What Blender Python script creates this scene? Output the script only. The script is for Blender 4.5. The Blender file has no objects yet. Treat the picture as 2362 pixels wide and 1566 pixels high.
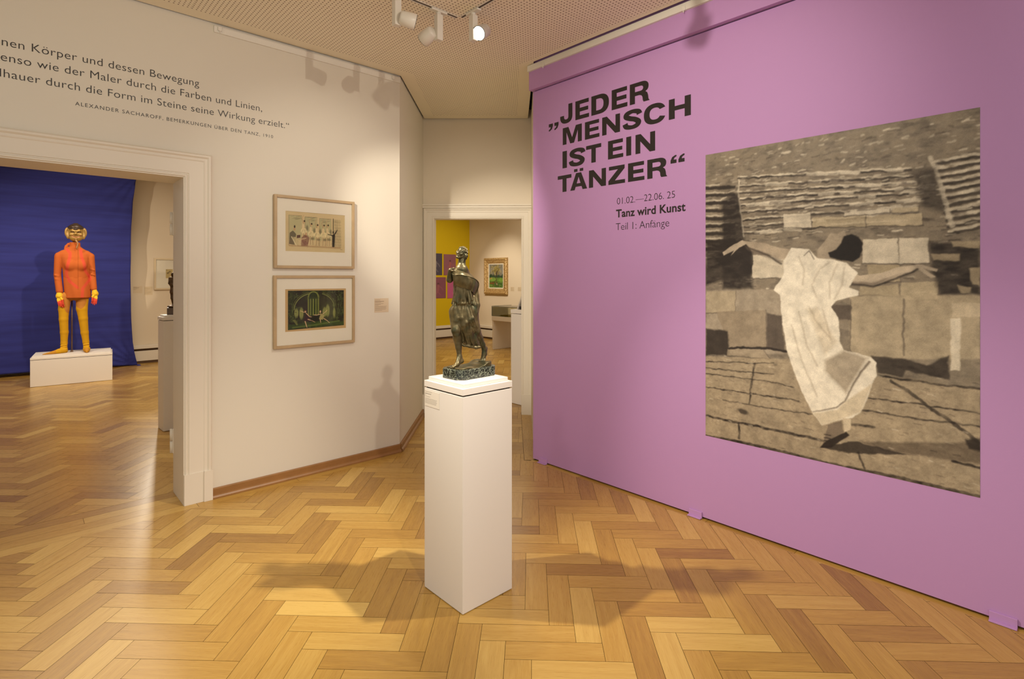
import bpy, bmesh, math, random
import numpy as np
from mathutils import Vector, Matrix

SC = bpy.context.scene
COL = SC.collection

# ------------------------------------------------------------------ camera
F_PX = 1246.6            # 19 mm shift lens on a 36 mm sensor, 2362 px wide
CX, HY, EYE = 1181.0, 638.0, 1.5
cam = bpy.data.cameras.new('camera')
cam.lens = 19.0
cam.sensor_width = 36.0
cam.shift_y = -(783.0 - HY) / 2362.0
cam.clip_start = 0.05
camera = bpy.data.objects.new('camera', cam)
camera.location = (0, 0, EYE)
camera.rotation_euler = (math.radians(90), 0, 0)
COL.objects.link(camera)
SC.camera = camera

# ------------------------------------------------------------------ world, exposure
world = bpy.data.worlds.new('world')
world.use_nodes = True
world.node_tree.nodes['Background'].inputs[0].default_value = (1.0, 0.92, 0.79, 1)
world.node_tree.nodes['Background'].inputs[1].default_value = 0.92
SC.world = world
SC.view_settings.view_transform = 'Standard'
SC.view_settings.look = 'None'
SC.view_settings.gamma = 1.0
SC.view_settings.use_curve_mapping = False
SC.view_settings.exposure = -0.30
SC.cycles.use_denoising = True
SC.cycles.max_bounces = 8
SC.cycles.sample_clamp_indirect = 6.0

WARM = (1.0, 0.89, 0.72)


def spot(name, loc, aim, watt, angle=60, blend=0.6, radius=0.04, col=WARM):
    l = bpy.data.lights.new(name, 'SPOT')
    l.energy = watt
    l.spot_size = math.radians(angle)
    l.spot_blend = blend
    l.shadow_soft_size = radius
    l.color = col
    o = bpy.data.objects.new(name, l)
    o.location = loc
    o.rotation_euler = (Vector(aim) - Vector(loc)).to_track_quat('-Z', 'Y').to_euler()
    COL.objects.link(o)
    return o


def area(name, loc, aim, watt, sx, sy, col=WARM):
    l = bpy.data.lights.new(name, 'AREA')
    l.shape = 'RECTANGLE'
    l.size, l.size_y = sx, sy
    l.energy = watt
    l.color = col
    o = bpy.data.objects.new(name, l)
    o.location = loc
    o.rotation_euler = (Vector(aim) - Vector(loc)).to_track_quat('-Z', 'Y').to_euler()
    COL.objects.link(o)
    return o


# track spots of the main room (most placed from the shadows they throw), plus one added fill
spot('spot_camera_right', (1.05, -0.46, 3.08), (-0.3, 2.9, 0.6), 215, 44, 0.7, 0.03)
spot('spot_front_left', (-0.92, 0.78, 3.08), (0.45, 3.7, 0.9), 55, 72, 1.0, 0.07)
spot('spot_left_track', (-1.49, 2.55, 3.06), (1.5, 2.45, 0.0), 430, 50, 0.9, 0.035)
spot('spot_right_track', (0.64, 2.50, 3.06), (-1.7, 2.85, 0.0), 470, 52, 0.9, 0.035)
spot('spot_wall_wash', (2.6, 0.02, 3.10), (-1.7, 4.0, 2.75), 190, 40, 1.0, 0.02)
spot('fill_wall_soft', (2.0, -0.4, 3.05), (-2.4, 3.0, 2.2), 60, 85, 1.0, 0.40)  # added soft fill lifting the cream wall; stands for no fixture
spot('spot_mural', (-0.35, 1.3, 3.10), (1.05, 3.2, 2.35), 165, 60, 1.0, 0.05)
spot('spot_pictures', (0.1, 2.55, 3.05), (-1.45, 4.15, 1.95), 70, 54, 0.9, 0.03)
spot('spot_lit_fixture', (-0.30, 3.40, 2.98), (-1.1, 2.2, 0.0), 50, 62, 0.7, 0.04)
spot('spot_niche', (-1.65, 1.74, 3.08), (0.0, 5.9, 1.4), 460, 32, 0.6, 0.04)
spot('spot_niche_top', (-0.3, 3.95, 3.1), (-0.3, 5.9, 1.6), 35, 80, 0.9, 0.05)
# rooms seen through the two doors
area('left_room_ceiling', (-4.6, 6.4, 3.3), (-4.6, 6.4, 0), 85, 2.6, 2.6)
spot('spot_costume', (-3.9, 6.2, 3.2), (-6.2, 7.7, 1.2), 210, 60, 0.7, 0.04, (1, .84, .64))
spot('spot_costume_left', (-6.4, 5.2, 3.2), (-6.6, 8.6, 1.3), 260, 70, 0.8, 0.05, (1, .84, .64))
spot('spot_through_door', (-5.8, 9.04, 2.5), (-2.1, 3.3, 0.0), 150, 34, 0.5, 0.07)
area('far_room_ceiling', (-0.3, 9.6, 3.3), (-0.3, 9.6, 0), 90, 3.2, 3.2)
spot('spot_painting', (-1.6, 10.6, 3.2), (-0.2, 12.6, 1.4), 300, 45, 0.9, 0.05)
spot('spot_yellow', (-0.4, 10.2, 3.2), (-1.7, 13.2, 1.6), 150, 55, 0.9, 0.05)

# ------------------------------------------------------------------ helpers: objects
def link(o, parent=None):
    COL.objects.link(o)
    if parent is not None:
        o.parent = parent
    return o


def tag(o, label=None, cat=None, group=None, kind=None):
    if label: o['label'] = label
    if cat: o['category'] = cat
    if group: o['group'] = group
    if kind: o['kind'] = kind
    return o


def empty(name, loc=(0, 0, 0), rotz=0.0, label=None, cat=None, group=None):
    o = bpy.data.objects.new(name, None)
    o.empty_display_size = 0.05
    o.location = loc
    o.rotation_euler = (0, 0, rotz)
    COL.objects.link(o)
    return tag(o, label, cat, group)


def empty_m(name, M, label=None, cat=None, group=None):
    o = bpy.data.objects.new(name, None)
    o.empty_display_size = 0.05
    o.matrix_world = M
    COL.objects.link(o)
    return tag(o, label, cat, group)


def obj(name, bm, mats, parent=None, M=None, smooth=False, bevel=0.0, segs=2):
    me = bpy.data.meshes.new(name)
    if isinstance(bm, bmesh.types.BMesh):
        bm.normal_update()
        bm.to_mesh(me)
        bm.free()
    else:
        V, Fc = bm
        me.from_pydata([tuple(v) for v in V], [], [tuple(int(i) for i in f) for f in Fc])
    for m in (mats if isinstance(mats, (list, tuple)) else [mats]):
        me.materials.append(m)
    if smooth:
        me.polygons.foreach_set('use_smooth', [True] * len(me.polygons))
    me.update()
    o = bpy.data.objects.new(name, me)
    if M is not None:
        o.matrix_world = M
    link(o, parent)
    if bevel > 0:
        md = o.modifiers.new('bevel', 'BEVEL')
        md.width = bevel
        md.segments = segs
        md.limit_method = 'ANGLE'
    return o


def struct(name, bm, mats, M=None, **k):
    return tag(obj(name, bm, mats, None, M, **k), kind='structure')


def box(bm, x0, x1, y0, y1, z0, z1, mi=0):
    vs = [bm.verts.new(p) for p in ((x0, y0, z0), (x1, y0, z0), (x1, y1, z0), (x0, y1, z0),
                                    (x0, y0, z1), (x1, y0, z1), (x1, y1, z1), (x0, y1, z1))]
    for f in ((0, 3, 2, 1), (4, 5, 6, 7), (0, 1, 5, 4), (1, 2, 6, 5), (2, 3, 7, 6), (3, 0, 4, 7)):
        fc = bm.faces.new([vs[i] for i in f])
        fc.material_index = mi
    return vs


def boxes(*args):
    bm = bmesh.new()
    for a in args:
        box(bm, *a)
    return bm


def prism(bm, pts, z0, z1, mi=0):
    n = len(pts)
    a = [bm.verts.new((p[0], p[1], z0)) for p in pts]
    b = [bm.verts.new((p[0], p[1], z1)) for p in pts]
    fs = [bm.faces.new(list(reversed(a))), bm.faces.new(b)]
    for i in range(n):
        fs.append(bm.faces.new((a[i], a[(i + 1) % n], b[(i + 1) % n], b[i])))
    for f in fs: f.material_index = mi
    return bm


def lathe(bm, prof, segs=24, mi=0, M=None, caps=True):
    """prof: list of (r, z) revolved about z"""
    rings = []
    for r, z in prof:
        ring = []
        for i in range(segs):
            t = 2 * math.pi * i / segs
            v = Vector((r * math.cos(t), r * math.sin(t), z))
            if M is not None: v = M @ v
            ring.append(bm.verts.new(v))
        rings.append(ring)
    for a, b in zip(rings, rings[1:]):
        for i in range(segs):
            j = (i + 1) % segs
            f = bm.faces.new((a[i], a[j], b[j], b[i]))
            f.material_index = mi
            f.smooth = True
    for ring, rev in ((rings[0], True), (rings[-1], False)) if caps else ():
        f = bm.faces.new(list(reversed(ring)) if rev else ring)
        f.material_index = mi
    return bm


def tube(bm, pts, r, segs=8, mi=0):
    pts = [Vector(p) for p in pts]
    rad = r if isinstance(r, (list, tuple)) else [r] * len(pts)
    rings = []
    ref = Vector((0, 0, 1))
    for i, p in enumerate(pts):
        d = (pts[min(i + 1, len(pts) - 1)] - pts[max(i - 1, 0)]).normalized()
        a = d.cross(ref)
        if a.length < 1e-3: a = d.cross(Vector((1, 0, 0)))
        a.normalize()
        b = d.cross(a)
        rings.append([bm.verts.new(p + rad[i] * (a * math.cos(2 * math.pi * k / segs) + b * math.sin(2 * math.pi * k / segs))) for k in range(segs)])
    for A, B in zip(rings, rings[1:]):
        for k in range(segs):
            f = bm.faces.new((A[k], A[(k + 1) % segs], B[(k + 1) % segs], B[k]))
            f.smooth = True
            f.material_index = mi
    bm.faces.new(rings[0]); bm.faces.new(list(reversed(rings[-1])))
    bmesh.ops.recalc_face_normals(bm, faces=bm.faces[:])
    return bm


# ------------------------------------------------------------------ wall frames (x along, y up, z out of the wall)
A_L = math.radians(47.5)
TL = Vector((math.sin(A_L), math.cos(A_L), 0))
A_R = math.radians(43.0)
TR = Vector((math.sin(A_R), -math.cos(A_R), 0))
UP = Vector((0, 0, 1))


class Frame:
    def __init__(s, o, t):
        s.o = Vector((o[0], o[1], 0)); s.t = Vector(t).normalized(); s.n = s.t.cross(UP)
        s.M = Matrix(((s.t.x, 0, s.n.x, s.o.x), (s.t.y, 0, s.n.y, s.o.y), (0, 1, 0, 0), (0, 0, 0, 1)))

    def w(s, u, v, d=0.0):
        return s.o + s.t * u + UP * v + s.n * d

    def at(s, px, py, d=0.0):
        """photo pixel -> (along, up) on the plane d in front of the wall"""
        r = Vector(((px - CX) / F_PX, 1.0, (HY - py) / F_PX))
        o = s.o + s.n * d
        k = (o - Vector((0, 0, EYE))).dot(s.n) / r.dot(s.n)
        p = Vector((0, 0, EYE)) + r * k
        return (p - s.o).dot(s.t), p.z

    def loc(s, u, v, d=0.0):
        return s.M @ Matrix.Translation((u, v, d))


L0 = (-0.965, 4.640)
R0 = (0.1728, 4.43)
FL = Frame(L0, TL)                       # cream wall with the big door
FR = Frame(R0, TR)                       # pink wall
FB = Frame((-0.97, 5.90), (1, -0.01, 0)) # wall with the far door
CF = (-1.077, 13.7)
FY = Frame(CF, TL)                       # yellow wall of the far room (along < 0)
FC = Frame(CF, TR)                       # cream wall of the far room (along > 0)
FW = Frame((FL.o - FL.n * 7.22)[:2], TL) # end wall of the left room

# ------------------------------------------------------------------ materials
def lin(c):
    return tuple(((v / 255.0) / 12.92 if v / 255.0 <= 0.04045 else ((v / 255.0 + 0.055) / 1.055) ** 2.4) for v in c)


def mat(name, col, rough=0.6, metal=0.0, spec=0.5, bump=0.0, bscale=60, mott=0.0, mscale=6, emis=0.0):
    m = bpy.data.materials.new(name)
    m.use_nodes = True
    nt = m.node_tree
    b = nt.nodes['Principled BSDF']
    b.inputs['Base Color'].default_value = (*col, 1)
    b.inputs['Roughness'].default_value = rough
    b.inputs['Metallic'].default_value = metal
    b.inputs['Specular IOR Level'].default_value = spec
    if emis:
        b.inputs['Emission Color'].default_value = (*col, 1)
        b.inputs['Emission Strength'].default_value = emis
    tc = nt.nodes.new('ShaderNodeTexCoord')
    if bump:
        n = nt.nodes.new('ShaderNodeTexNoise')
        n.inputs['Scale'].default_value = bscale
        n.inputs['Detail'].default_value = 3
        nt.links.new(tc.outputs['Object'], n.inputs['Vector'])
        bp = nt.nodes.new('ShaderNodeBump')
        bp.inputs['Strength'].default_value = bump
        bp.inputs['Distance'].default_value = 0.002
        nt.links.new(n.outputs['Fac'], bp.inputs['Height'])
        nt.links.new(bp.outputs['Normal'], b.inputs['Normal'])
    if mott:
        n = nt.nodes.new('ShaderNodeTexNoise')
        n.inputs['Scale'].default_value = mscale
        n.inputs['Detail'].default_value = 5
        nt.links.new(tc.outputs['Object'], n.inputs['Vector'])
        mx = nt.nodes.new('ShaderNodeMix'); mx.data_type = 'RGBA'
        nt.links.new(n.outputs['Fac'], mx.inputs['Factor'])
        mx.inputs['A'].default_value = (*[c * (1 - mott) for c in col], 1)
        mx.inputs['B'].default_value = (*[min(1, c * (1 + mott)) for c in col], 1)
        nt.links.new(mx.outputs['Result'], b.inputs['Base Color'])
    return m


def vcol_mat(name, rough=0.6, spec=0.4, metal=0.0, bump=0.0, bscale=300):
    m = mat(name, (1, 1, 1), rough, metal, spec, bump, bscale)
    nt = m.node_tree
    a = nt.nodes.new('ShaderNodeAttribute')
    a.attribute_name = 'print'
    nt.links.new(a.outputs['Color'], nt.nodes['Principled BSDF'].inputs['Base Color'])
    return m


def wood_mat(name, c_dark, c_mid, c_light, rough=0.3, gscale=1.0):
    """oak: tone per board from the 'tone' attribute, grain along the board from the UV map"""
    m = bpy.data.materials.new(name)
    m.use_nodes = True
    nt = m.node_tree; N = nt.nodes.new; K = nt.links.new
    b = nt.nodes['Principled BSDF']
    at = N('ShaderNodeAttribute'); at.attribute_name = 'tone'
    uv = N('ShaderNodeUVMap')
    ramp = N('ShaderNodeValToRGB')
    e = ramp.color_ramp.elements
    e[0].position, e[0].color = 0.0, (*c_dark, 1)
    e[1].position, e[1].color = 1.0, (*c_light, 1)
    x = e.new(0.5); x.color = (*c_mid, 1)
    mp = N('ShaderNodeMapping'); mp.inputs['Scale'].default_value = (3.0 * gscale, 42 * gscale, 1)
    K(uv.outputs['UV'], mp.inputs['Vector'])
    n1 = N('ShaderNodeTexNoise'); n1.inputs['Scale'].default_value = 1.0; n1.inputs['Detail'].default_value = 6; n1.inputs['Distortion'].default_value = 0.8
    K(mp.outputs['Vector'], n1.inputs['Vector'])
    mp2 = N('ShaderNodeMapping'); mp2.inputs['Scale'].default_value = (14 * gscale, 420 * gscale, 1)
    K(uv.outputs['UV'], mp2.inputs['Vector'])
    n2 = N('ShaderNodeTexNoise'); n2.inputs['Scale'].default_value = 1.0; n2.inputs['Detail'].default_value = 2
    K(mp2.outputs['Vector'], n2.inputs['Vector'])
    sep = N('ShaderNodeSeparateColor'); K(at.outputs['Color'], sep.inputs['Color'])
    def math_(op, a, bb):
        q = N('ShaderNodeMath'); q.operation = op
        for i, v in enumerate((a, bb)):
            if isinstance(v, (int, float)): q.inputs[i].default_value = v
            else: K(v, q.inputs[i])
        return q.outputs[0]
    g = math_('MULTIPLY', math_('SUBTRACT', n1.outputs['Fac'], 0.5), 0.55)
    g2 = math_('MULTIPLY', math_('SUBTRACT', n2.outputs['Fac'], 0.5), 0.40)
    s = math_('ADD', math_('ADD', sep.outputs['Red'], g), g2)
    K(s, ramp.inputs['Fac'])
    K(ramp.outputs['Color'], b.inputs['Base Color'])
    rr = math_('ADD', math_('MULTIPLY', n2.outputs['Fac'], 0.12), rough - 0.06)
    K(rr, b.inputs['Roughness'])
    bp = N('ShaderNodeBump'); bp.inputs['Strength'].default_value = 0.08; bp.inputs['Distance'].default_value = 0.001
    K(n2.outputs['Fac'], bp.inputs['Height']); K(bp.outputs['Normal'], b.inputs['Normal'])
    b.inputs['Specular IOR Level'].default_value = 0.5
    return m


M_CREAM = mat('cream_plaster', (0.74, 0.695, 0.60), 0.75, spec=0.25, bump=0.10, bscale=220)
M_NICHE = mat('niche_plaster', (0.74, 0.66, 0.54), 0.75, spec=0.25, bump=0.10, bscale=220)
M_TRIM = mat('trim_paint', (0.76, 0.70, 0.60), 0.45, spec=0.4)
M_PINK = mat('pink_wall_paint', (0.53, 0.295, 0.60), 0.62, spec=0.3, bump=0.12, bscale=260)
M_WHITE = mat('white_lacquer', (0.80, 0.755, 0.71), 0.5, spec=0.4)
M_RAIL = mat('rail_white', (0.80, 0.77, 0.70), 0.4)
M_YELLOW = mat('yellow_wall_paint', (0.60, 0.42, 0.004), 0.7, spec=0.25)
M_DARK = mat('dark_gap', (0.02, 0.015, 0.012), 0.9, spec=0.1)
M_INK = mat('black_lettering', (0.018, 0.013, 0.013), 0.42, spec=0.5, bump=0.25, bscale=260)
M_OAKTRIM = mat('oak_skirting', (0.31, 0.15, 0.048), 0.4, mott=0.25, mscale=9)
M_FLOOR = wood_mat('oak_parquet', (0.285, 0.142, 0.032), (0.485, 0.280, 0.060), (0.66, 0.44, 0.125), 0.29)
M_FLOORGAP = mat('parquet_gap', (0.035, 0.015, 0.006), 0.9, spec=0.1)
# ------------------------------------------------------------------ floor: herringbone oak
random.seed(7)
A_F = math.radians(2.0)
E1 = Vector((math.sin(A_F), math.cos(A_F)))     # depth direction of the boards
E2 = Vector((math.cos(A_F), -math.sin(A_F)))    # sideways direction
BL, BW = 0.395, 0.106
ANCH = Vector((-0.8435, 2.283))                 # top-left corner of one sideways board


def clip(poly, hp):
    """poly: [(p, uv)], hp: (nx, ny, d) keep n.p <= d"""
    nx, ny, d = hp
    out = []
    for i in range(len(poly)):
        a, b = poly[i], poly[(i + 1) % len(poly)]
        da = nx * a[0][0] + ny * a[0][1] - d
        db = nx * b[0][0] + ny * b[0][1] - d
        if da <= 0: out.append(a)
        if (da < 0 < db) or (db < 0 < da):
            t = da / (da - db)
            out.append((a[0].lerp(b[0], t), a[1].lerp(b[1], t)))
    return out


class FloorMesh:
    def __init__(s):
        s.bm = bmesh.new()
        s.uv = s.bm.loops.layers.uv.new('UVMap')
        s.col = s.bm.loops.layers.float_color.new('tone')

    def poly(s, pts, tone, z=0.0, mi=0):
        if len(pts) < 3: return
        vs = [s.bm.verts.new((p[0][0], p[0][1], z)) for p in pts]
        f = s.bm.faces.new(vs)
        f.material_index = mi
        for l, p in zip(f.loops, pts):
            l[s.uv].uv = p[1]
            l[s.col] = (tone, tone, tone, 1)

    def board(s, o, ax, ay, L, W, tone, regions, gap=0.0008, z=0.0):
        off = Vector((random.uniform(0, 40), random.uniform(0, 40)))
        base = []
        for a, b in ((gap, gap), (L - gap, gap), (L - gap, W - gap), (gap, W - gap)):
            base.append((o + ax * a + ay * b, Vector((a, b)) + off))
        for reg in regions:
            p = base
            for hp in reg:
                p = clip(p, hp)
                if len(p) < 3: break
            s.poly(p, tone, z)


def herringbone(fm, regions, x0, x1, y0, y1):
    R = int(max(x1 - x0, y1 - y0) / BW) + 20
    for n in range(-40, 41):
        for m in range(-R, R):
            o = ANCH + E2 * (m * BW + n * BL) + E1 * (-m * BW + n * BL)
            if not (x0 - 1 < o.x < x1 + 1 and y0 - 1 < o.y < y1 + 1): continue
            # sideways board: corner o is its far-left corner
            t1 = min(1, max(0, random.gauss(0.5, 0.17)))
            t2 = min(1, max(0, random.gauss(0.5, 0.17)))
            fm.board(o - E1 * BW, E2, E1, BL, BW, t1, regions)
            fm.board(o + E2 * (BL - BW), E1, E2, BL, BW, t2, regions)


def strip(fm, a, b, width_vec, L=1.4, jitter=0.5):
    a, b, wv = Vector(a), Vector(b), Vector(width_vec)
    d = (b - a); tot = d.length; d.normalize()
    t = -random.random() * L
    W = wv.length; w = wv / W
    while t < tot:
        l = L * (1 + random.uniform(-jitter, jitter))
        t0, t1 = max(t, 0), min(t + l, tot)
        if t1 > t0:
            fm.board(a + d * t0, d, w, t1 - t0, W, min(1, max(0, random.gauss(0.5, 0.13))), [[]], 0.0008, -0.0005)
        t += l


def hp_left(off):   # keep points off metres in front of the left wall
    return (-FL.n.x, -FL.n.y, -(FL.n.dot(FL.o) + off))


def hp_right(off):
    return (-FR.n.x, -FR.n.y, -(FR.n.dot(FR.o) + off))


def neg(h): return (-h[0], -h[1], -h[2])


bl = FL.w(0, 0, 0.095).to_2d(); br = FR.w(0, 0, 0.035).to_2d()
bl = FL.w(-0.03, 0, 0.095).to_2d()
dq = (br - bl).normalized(); nq = Vector((-dq.y, dq.x))   # line across the mouth of the niche
HQ = (nq.x, nq.y, nq.dot(bl))
fm = FloorMesh()
main = [hp_left(0.095), hp_right(0.035), HQ, (0, -1, 0.1)]
niche = [neg(HQ), (-1, 0, 0.99), (1, 0.0, 0.098), (0, 1, 5.97)]
herringbone(fm, [main, niche], -4.5, 4.0, -1.5, 6.1)
# border boards along the walls
strip(fm, FL.w(-4.5, 0, 0.0).to_2d(), FL.w(0.12, 0, 0.0).to_2d(), FL.n.to_2d() * 0.095, 1.3)
strip(fm, FR.w(0, 0, -0.06).to_2d(), FR.w(5, 0, -0.06).to_2d(), FR.n.to_2d() * 0.095, 0.9)
strip(fm, (0.100, 4.42), (0.100, 5.97), (0.14, 0), 1.2, 0.1)
# threshold boards of the left door
for k in range(3):
    strip(fm, FL.w(-3.6, 0, -0.10 * (k + 1)).to_2d(), FL.w(-1.3, 0, -0.10 * (k + 1)).to_2d(), FL.n.to_2d() * 0.10, 1.5, 0.2)
bm = fm.bm
f0 = len(bm.verts)
fm.poly([(Vector(p), Vector((0, 0))) for p in ((-9.5, -0.1), (4.5, -0.1), (4.5, 5.0), (0.3, 6.0), (-2.0, 6.0), (-9.5, 6.0))], 0.5, -0.003, 1)
floor = struct('floor', bm, [M_FLOOR, M_FLOORGAP])

fm = FloorMesh()
left_reg = [neg(hp_left(-0.30)), (FL.t.x, FL.t.y, FL.t.dot(FL.o) + 0.05), (-FL.t.x, -FL.t.y, -(FL.t.dot(FL.o) - 6.0)), hp_left(-7.2)]
herringbone(fm, [left_reg], -11.5, -2.0, 2.5, 11.5)
P = [FL.w(u, 0, d).to_2d() for u, d in ((-6, -0.3), (0.05, -0.3), (0.05, -7.25), (-6, -7.25))]
fm.poly([(p, Vector((0, 0))) for p in P], 0.5, -0.003, 1)
struct('floor_side_room', fm.bm, [M_FLOOR, M_FLOORGAP])

fm = FloorMesh()
far_reg = [(0, -1, -5.97), (-FL.t.x, -FL.t.y, -(FL.t.dot(FL.o) + 0.75)), neg((FY.n.x, FY.n.y, FY.n.dot(FY.o))), neg((FC.n.x, FC.n.y, FC.n.dot(FC.o)))]
herringbone(fm, [far_reg], -3.6, 4.0, 5.8, 13.9)
fm.poly([(Vector(p), Vector((0, 0))) for p in ((-3.9, 5.97), (4, 5.97), (4, 8.4), (CF[0], CF[1]), (-6.5, 8.8))], 0.5, -0.003, 1)
struct('floor_far_room', fm.bm, [M_FLOOR, M_FLOORGAP])

# ------------------------------------------------------------------ ceiling: perforated panels with plain borders
CZ = 3.22


def perforated():
    m = bpy.data.materials.new('perforated_panel')
    m.use_nodes = True
    nt = m.node_tree; N = nt.nodes.new; K = nt.links.new
    b = nt.nodes['Principled BSDF']
    tc = N('ShaderNodeTexCoord')
    sep = N('ShaderNodeSeparateXYZ'); K(tc.outputs['Object'], sep.inputs[0])
    def M_(op, *a):
        q = N('ShaderNodeMath'); q.operation = op
        for i, v in enumerate(a):
            if isinstance(v, (int, float)): q.inputs[i].default_value = v
            else: K(v, q.inputs[i])
        return q.outputs[0]
    P = 0.0255
    def cell(v): return M_('MULTIPLY', M_('SUBTRACT', M_('FRACT', M_('DIVIDE', v, P)), 0.5), P)
    x, y = cell(sep.outputs['X']), cell(sep.outputs['Y'])
    r = M_('SQRT', M_('ADD', M_('MULTIPLY', x, x), M_('MULTIPLY', y, y)))
    hole = M_('LESS_THAN', r, 0.0047)
    s1 = M_('LESS_THAN', M_('ABSOLUTE', M_('SUBTRACT', M_('FRACT', M_('DIVIDE', M_('ADD', sep.outputs['Y'], 1.65), 2.0)), 0.0)), 0.0006)
    s2 = M_('LESS_THAN', M_('FRACT', M_('DIVIDE', M_('SUBTRACT', sep.outputs['X'], 0.82), 1.25)), 0.0010)
    d = M_('MAXIMUM', hole, M_('MULTIPLY', M_('MAXIMUM', s1, s2), 0.6))
    mx = N('ShaderNodeMix'); mx.data_type = 'RGBA'
    K(d, mx.inputs['Factor'])
    mx.inputs['A'].default_value = (0.90, 0.83, 0.67, 1)
    mx.inputs['B'].default_value = (0.17, 0.105, 0.058, 1)
    K(mx.outputs['Result'], b.inputs['Base Color'])
    b.inputs['Roughness'].default_value = 0.75
    b.inputs['Specular IOR Level'].default_value = 0.2
    return m


M_PERF = perforated()
M_CEIL = mat('ceiling_paint', (0.88, 0.81, 0.64), 0.75, spec=0.2)
FCe = Matrix(((TL.x, -TL.y, 0, 0), (TL.y, TL.x, 0, 0), (0, 0, 1, 0), (0, 0, 0, 1)))
FCi = FCe.inverted()


def ceil_poly(bm, pts, z, mi):
    vs = [bm.verts.new(FCi @ Vector((p[0], p[1], z))) for p in pts]
    f = bm.faces.new(vs); f.material_index = mi
    if f.normal.z > 0: f.normal_flip()


def line_x(p, d, q, e):
    den = d.x * e.y - d.y * e.x
    w = q - p
    return p + d * ((w.x * e.y - w.y * e.x) / den)


def outline(a):
    """main-room ceiling outline inset a metres from the walls"""
    lw = FL.w(0, 0, a).to_2d(); rw = FR.w(0, 0, 0.06 + min(a, 0.05)).to_2d()
    xl, xr, yb = -0.965 + a, 0.185 - a, 5.89 - a
    xl_line = Vector((xl, 0)); e = Vector((0, 1))
    c1 = line_x(lw, TL.to_2d(), xl_line, e)
    c2 = line_x(rw, TR.to_2d(), Vector((xr, 0)), e)
    far = 4.0
    l2 = lw - TL.to_2d() * far
    r2 = rw + TR.to_2d() * far
    return [l2, c1, Vector((xl, yb)), Vector((xr, yb)), c2, r2]


bm = bmesh.new()
outer = outline(0.012); inner = outline(0.125)
ceil_poly(bm, inner, CZ, 0)
for i in range(5):
    ceil_poly(bm, [outer[i], outer[i + 1], inner[i + 1], inner[i]], CZ, 1)
# upturned edge and the dark void over the shadow gap
for i in range(5):
    a, b2 = outer[i], outer[i + 1]
    vs = [bm.verts.new(FCi @ Vector(p)) for p in ((a.x, a.y, CZ), (b2.x, b2.y, CZ), (b2.x, b2.y, CZ + 0.1), (a.x, a.y, CZ + 0.1))]
    f = bm.faces.new(vs); f.material_index = 2
big = outline(-0.25)
ceil_poly(bm, big, CZ + 0.1, 2)
struct('ceiling', bm, [M_PERF, M_CEIL, M_DARK], FCe)

# ------------------------------------------------------------------ walls of the main room
T = 0.30
H = CZ + 0.10
DL1 = FL.at(424, 700)[0]                   # right edge of the left door opening
DL0 = DL1 - 1.45
DLH = FL.at(421.8, 408)[1]
struct('wall_left', boxes((-4.1, DL0, 0, H, -T, 0), (DL0, DL1, DLH, H, -T, 0), (DL1, 0, 0, H, -T, 0)), M_CREAM, FL.M)
bm = bmesh.new()
c = FL.w(0, 0, 0)
prism(bm, [(-0.965, 4.640), (-0.97, 6.0), (-1.25, 6.0), tuple(FL.w(0, 0, -T).to_2d())], 0, H)
bmesh.ops.recalc_face_normals(bm, faces=bm.faces[:])
struct('wall_left_return', bm, M_CREAM)
# far wall with its door
bx0, bx1 = FB.at(1001.5, 700)[0], FB.at(1203.5, 700)[0]
bz = FB.at(1100, 504.5)[1]
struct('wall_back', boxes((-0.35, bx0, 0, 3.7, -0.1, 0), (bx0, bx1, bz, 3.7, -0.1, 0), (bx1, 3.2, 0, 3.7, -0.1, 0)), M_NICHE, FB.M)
bm = bmesh.new()
prism(bm, [(0.208, 5.9), (0.186, 4.475), (0.235, 4.44), (0.6, 5.0), (0.6, 5.9)], 0, H)
bmesh.ops.recalc_face_normals(bm, faces=bm.faces[:])
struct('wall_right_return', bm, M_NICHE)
# pink wall: fixed board hung 5 cm in front of the masonry, header above it
PT = FR.at(1225, 212.3)[1]
struct('wall_right', boxes((0, 4.1, 0.012, PT - 0.008, -0.035, 0)), M_PINK, FR.M)
struct('wall_right_header', boxes((-0.012, 4.1, PT, H, -0.05, 0.035)), M_PINK, FR.M)
struct('wall_right_masonry', boxes((0.0, 4.1, 0.0, H, -0.35, -0.055)), M_NICHE, FR.M)

# picture rails and skirting
ru0 = FL.at(494, 57, 0.012)[0]
struct('trim_rail_left', boxes((ru0, -0.002, CZ - 0.062, CZ - 0.018, 0, 0.014), (ru0, -0.002, CZ - 0.022, CZ - 0.018, 0.014, 0.018)), M_RAIL, FL.M)
struct('trim_rail_right', boxes((-0.014, 4.1, CZ - 0.052, CZ - 0.006, 0.035, 0.053)), M_RAIL, FR.M)


def skirting(name, fr, u0, u1):
    bm = bmesh.new()
    prof = ((0, 0), (0.034, 0), (0.034, 0.010), (0.028, 0.020), (0.018, 0.026), (0.018, 0.062), (0.014, 0.066), (0, 0.066))
    a = [bm.verts.new((u0, y, z)) for z, y in prof]; b = [bm.verts.new((u1, y, z)) for z, y in prof]
    for i in range(len(prof)):
        j = (i + 1) % len(prof)
        bm.faces.new((a[i], a[j], b[j], b[i]))
    bm.faces.new(a); bm.faces.new(list(reversed(b)))
    bmesh.ops.recalc_face_normals(bm, faces=bm.faces[:])
    return struct(name, bm, M_OAKTRIM, fr.M)


DO1 = FL.at(489, 700, 0.02)[0]             # outer edge of the left door's architrave
skirting('baseboard_left', FL, DO1, 0.0)
FN = Frame((-0.965, 4.640), (-0.005, 1.26, 0))
skirting('baseboard_left_return', FN, 0.0, 1.21)


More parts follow.
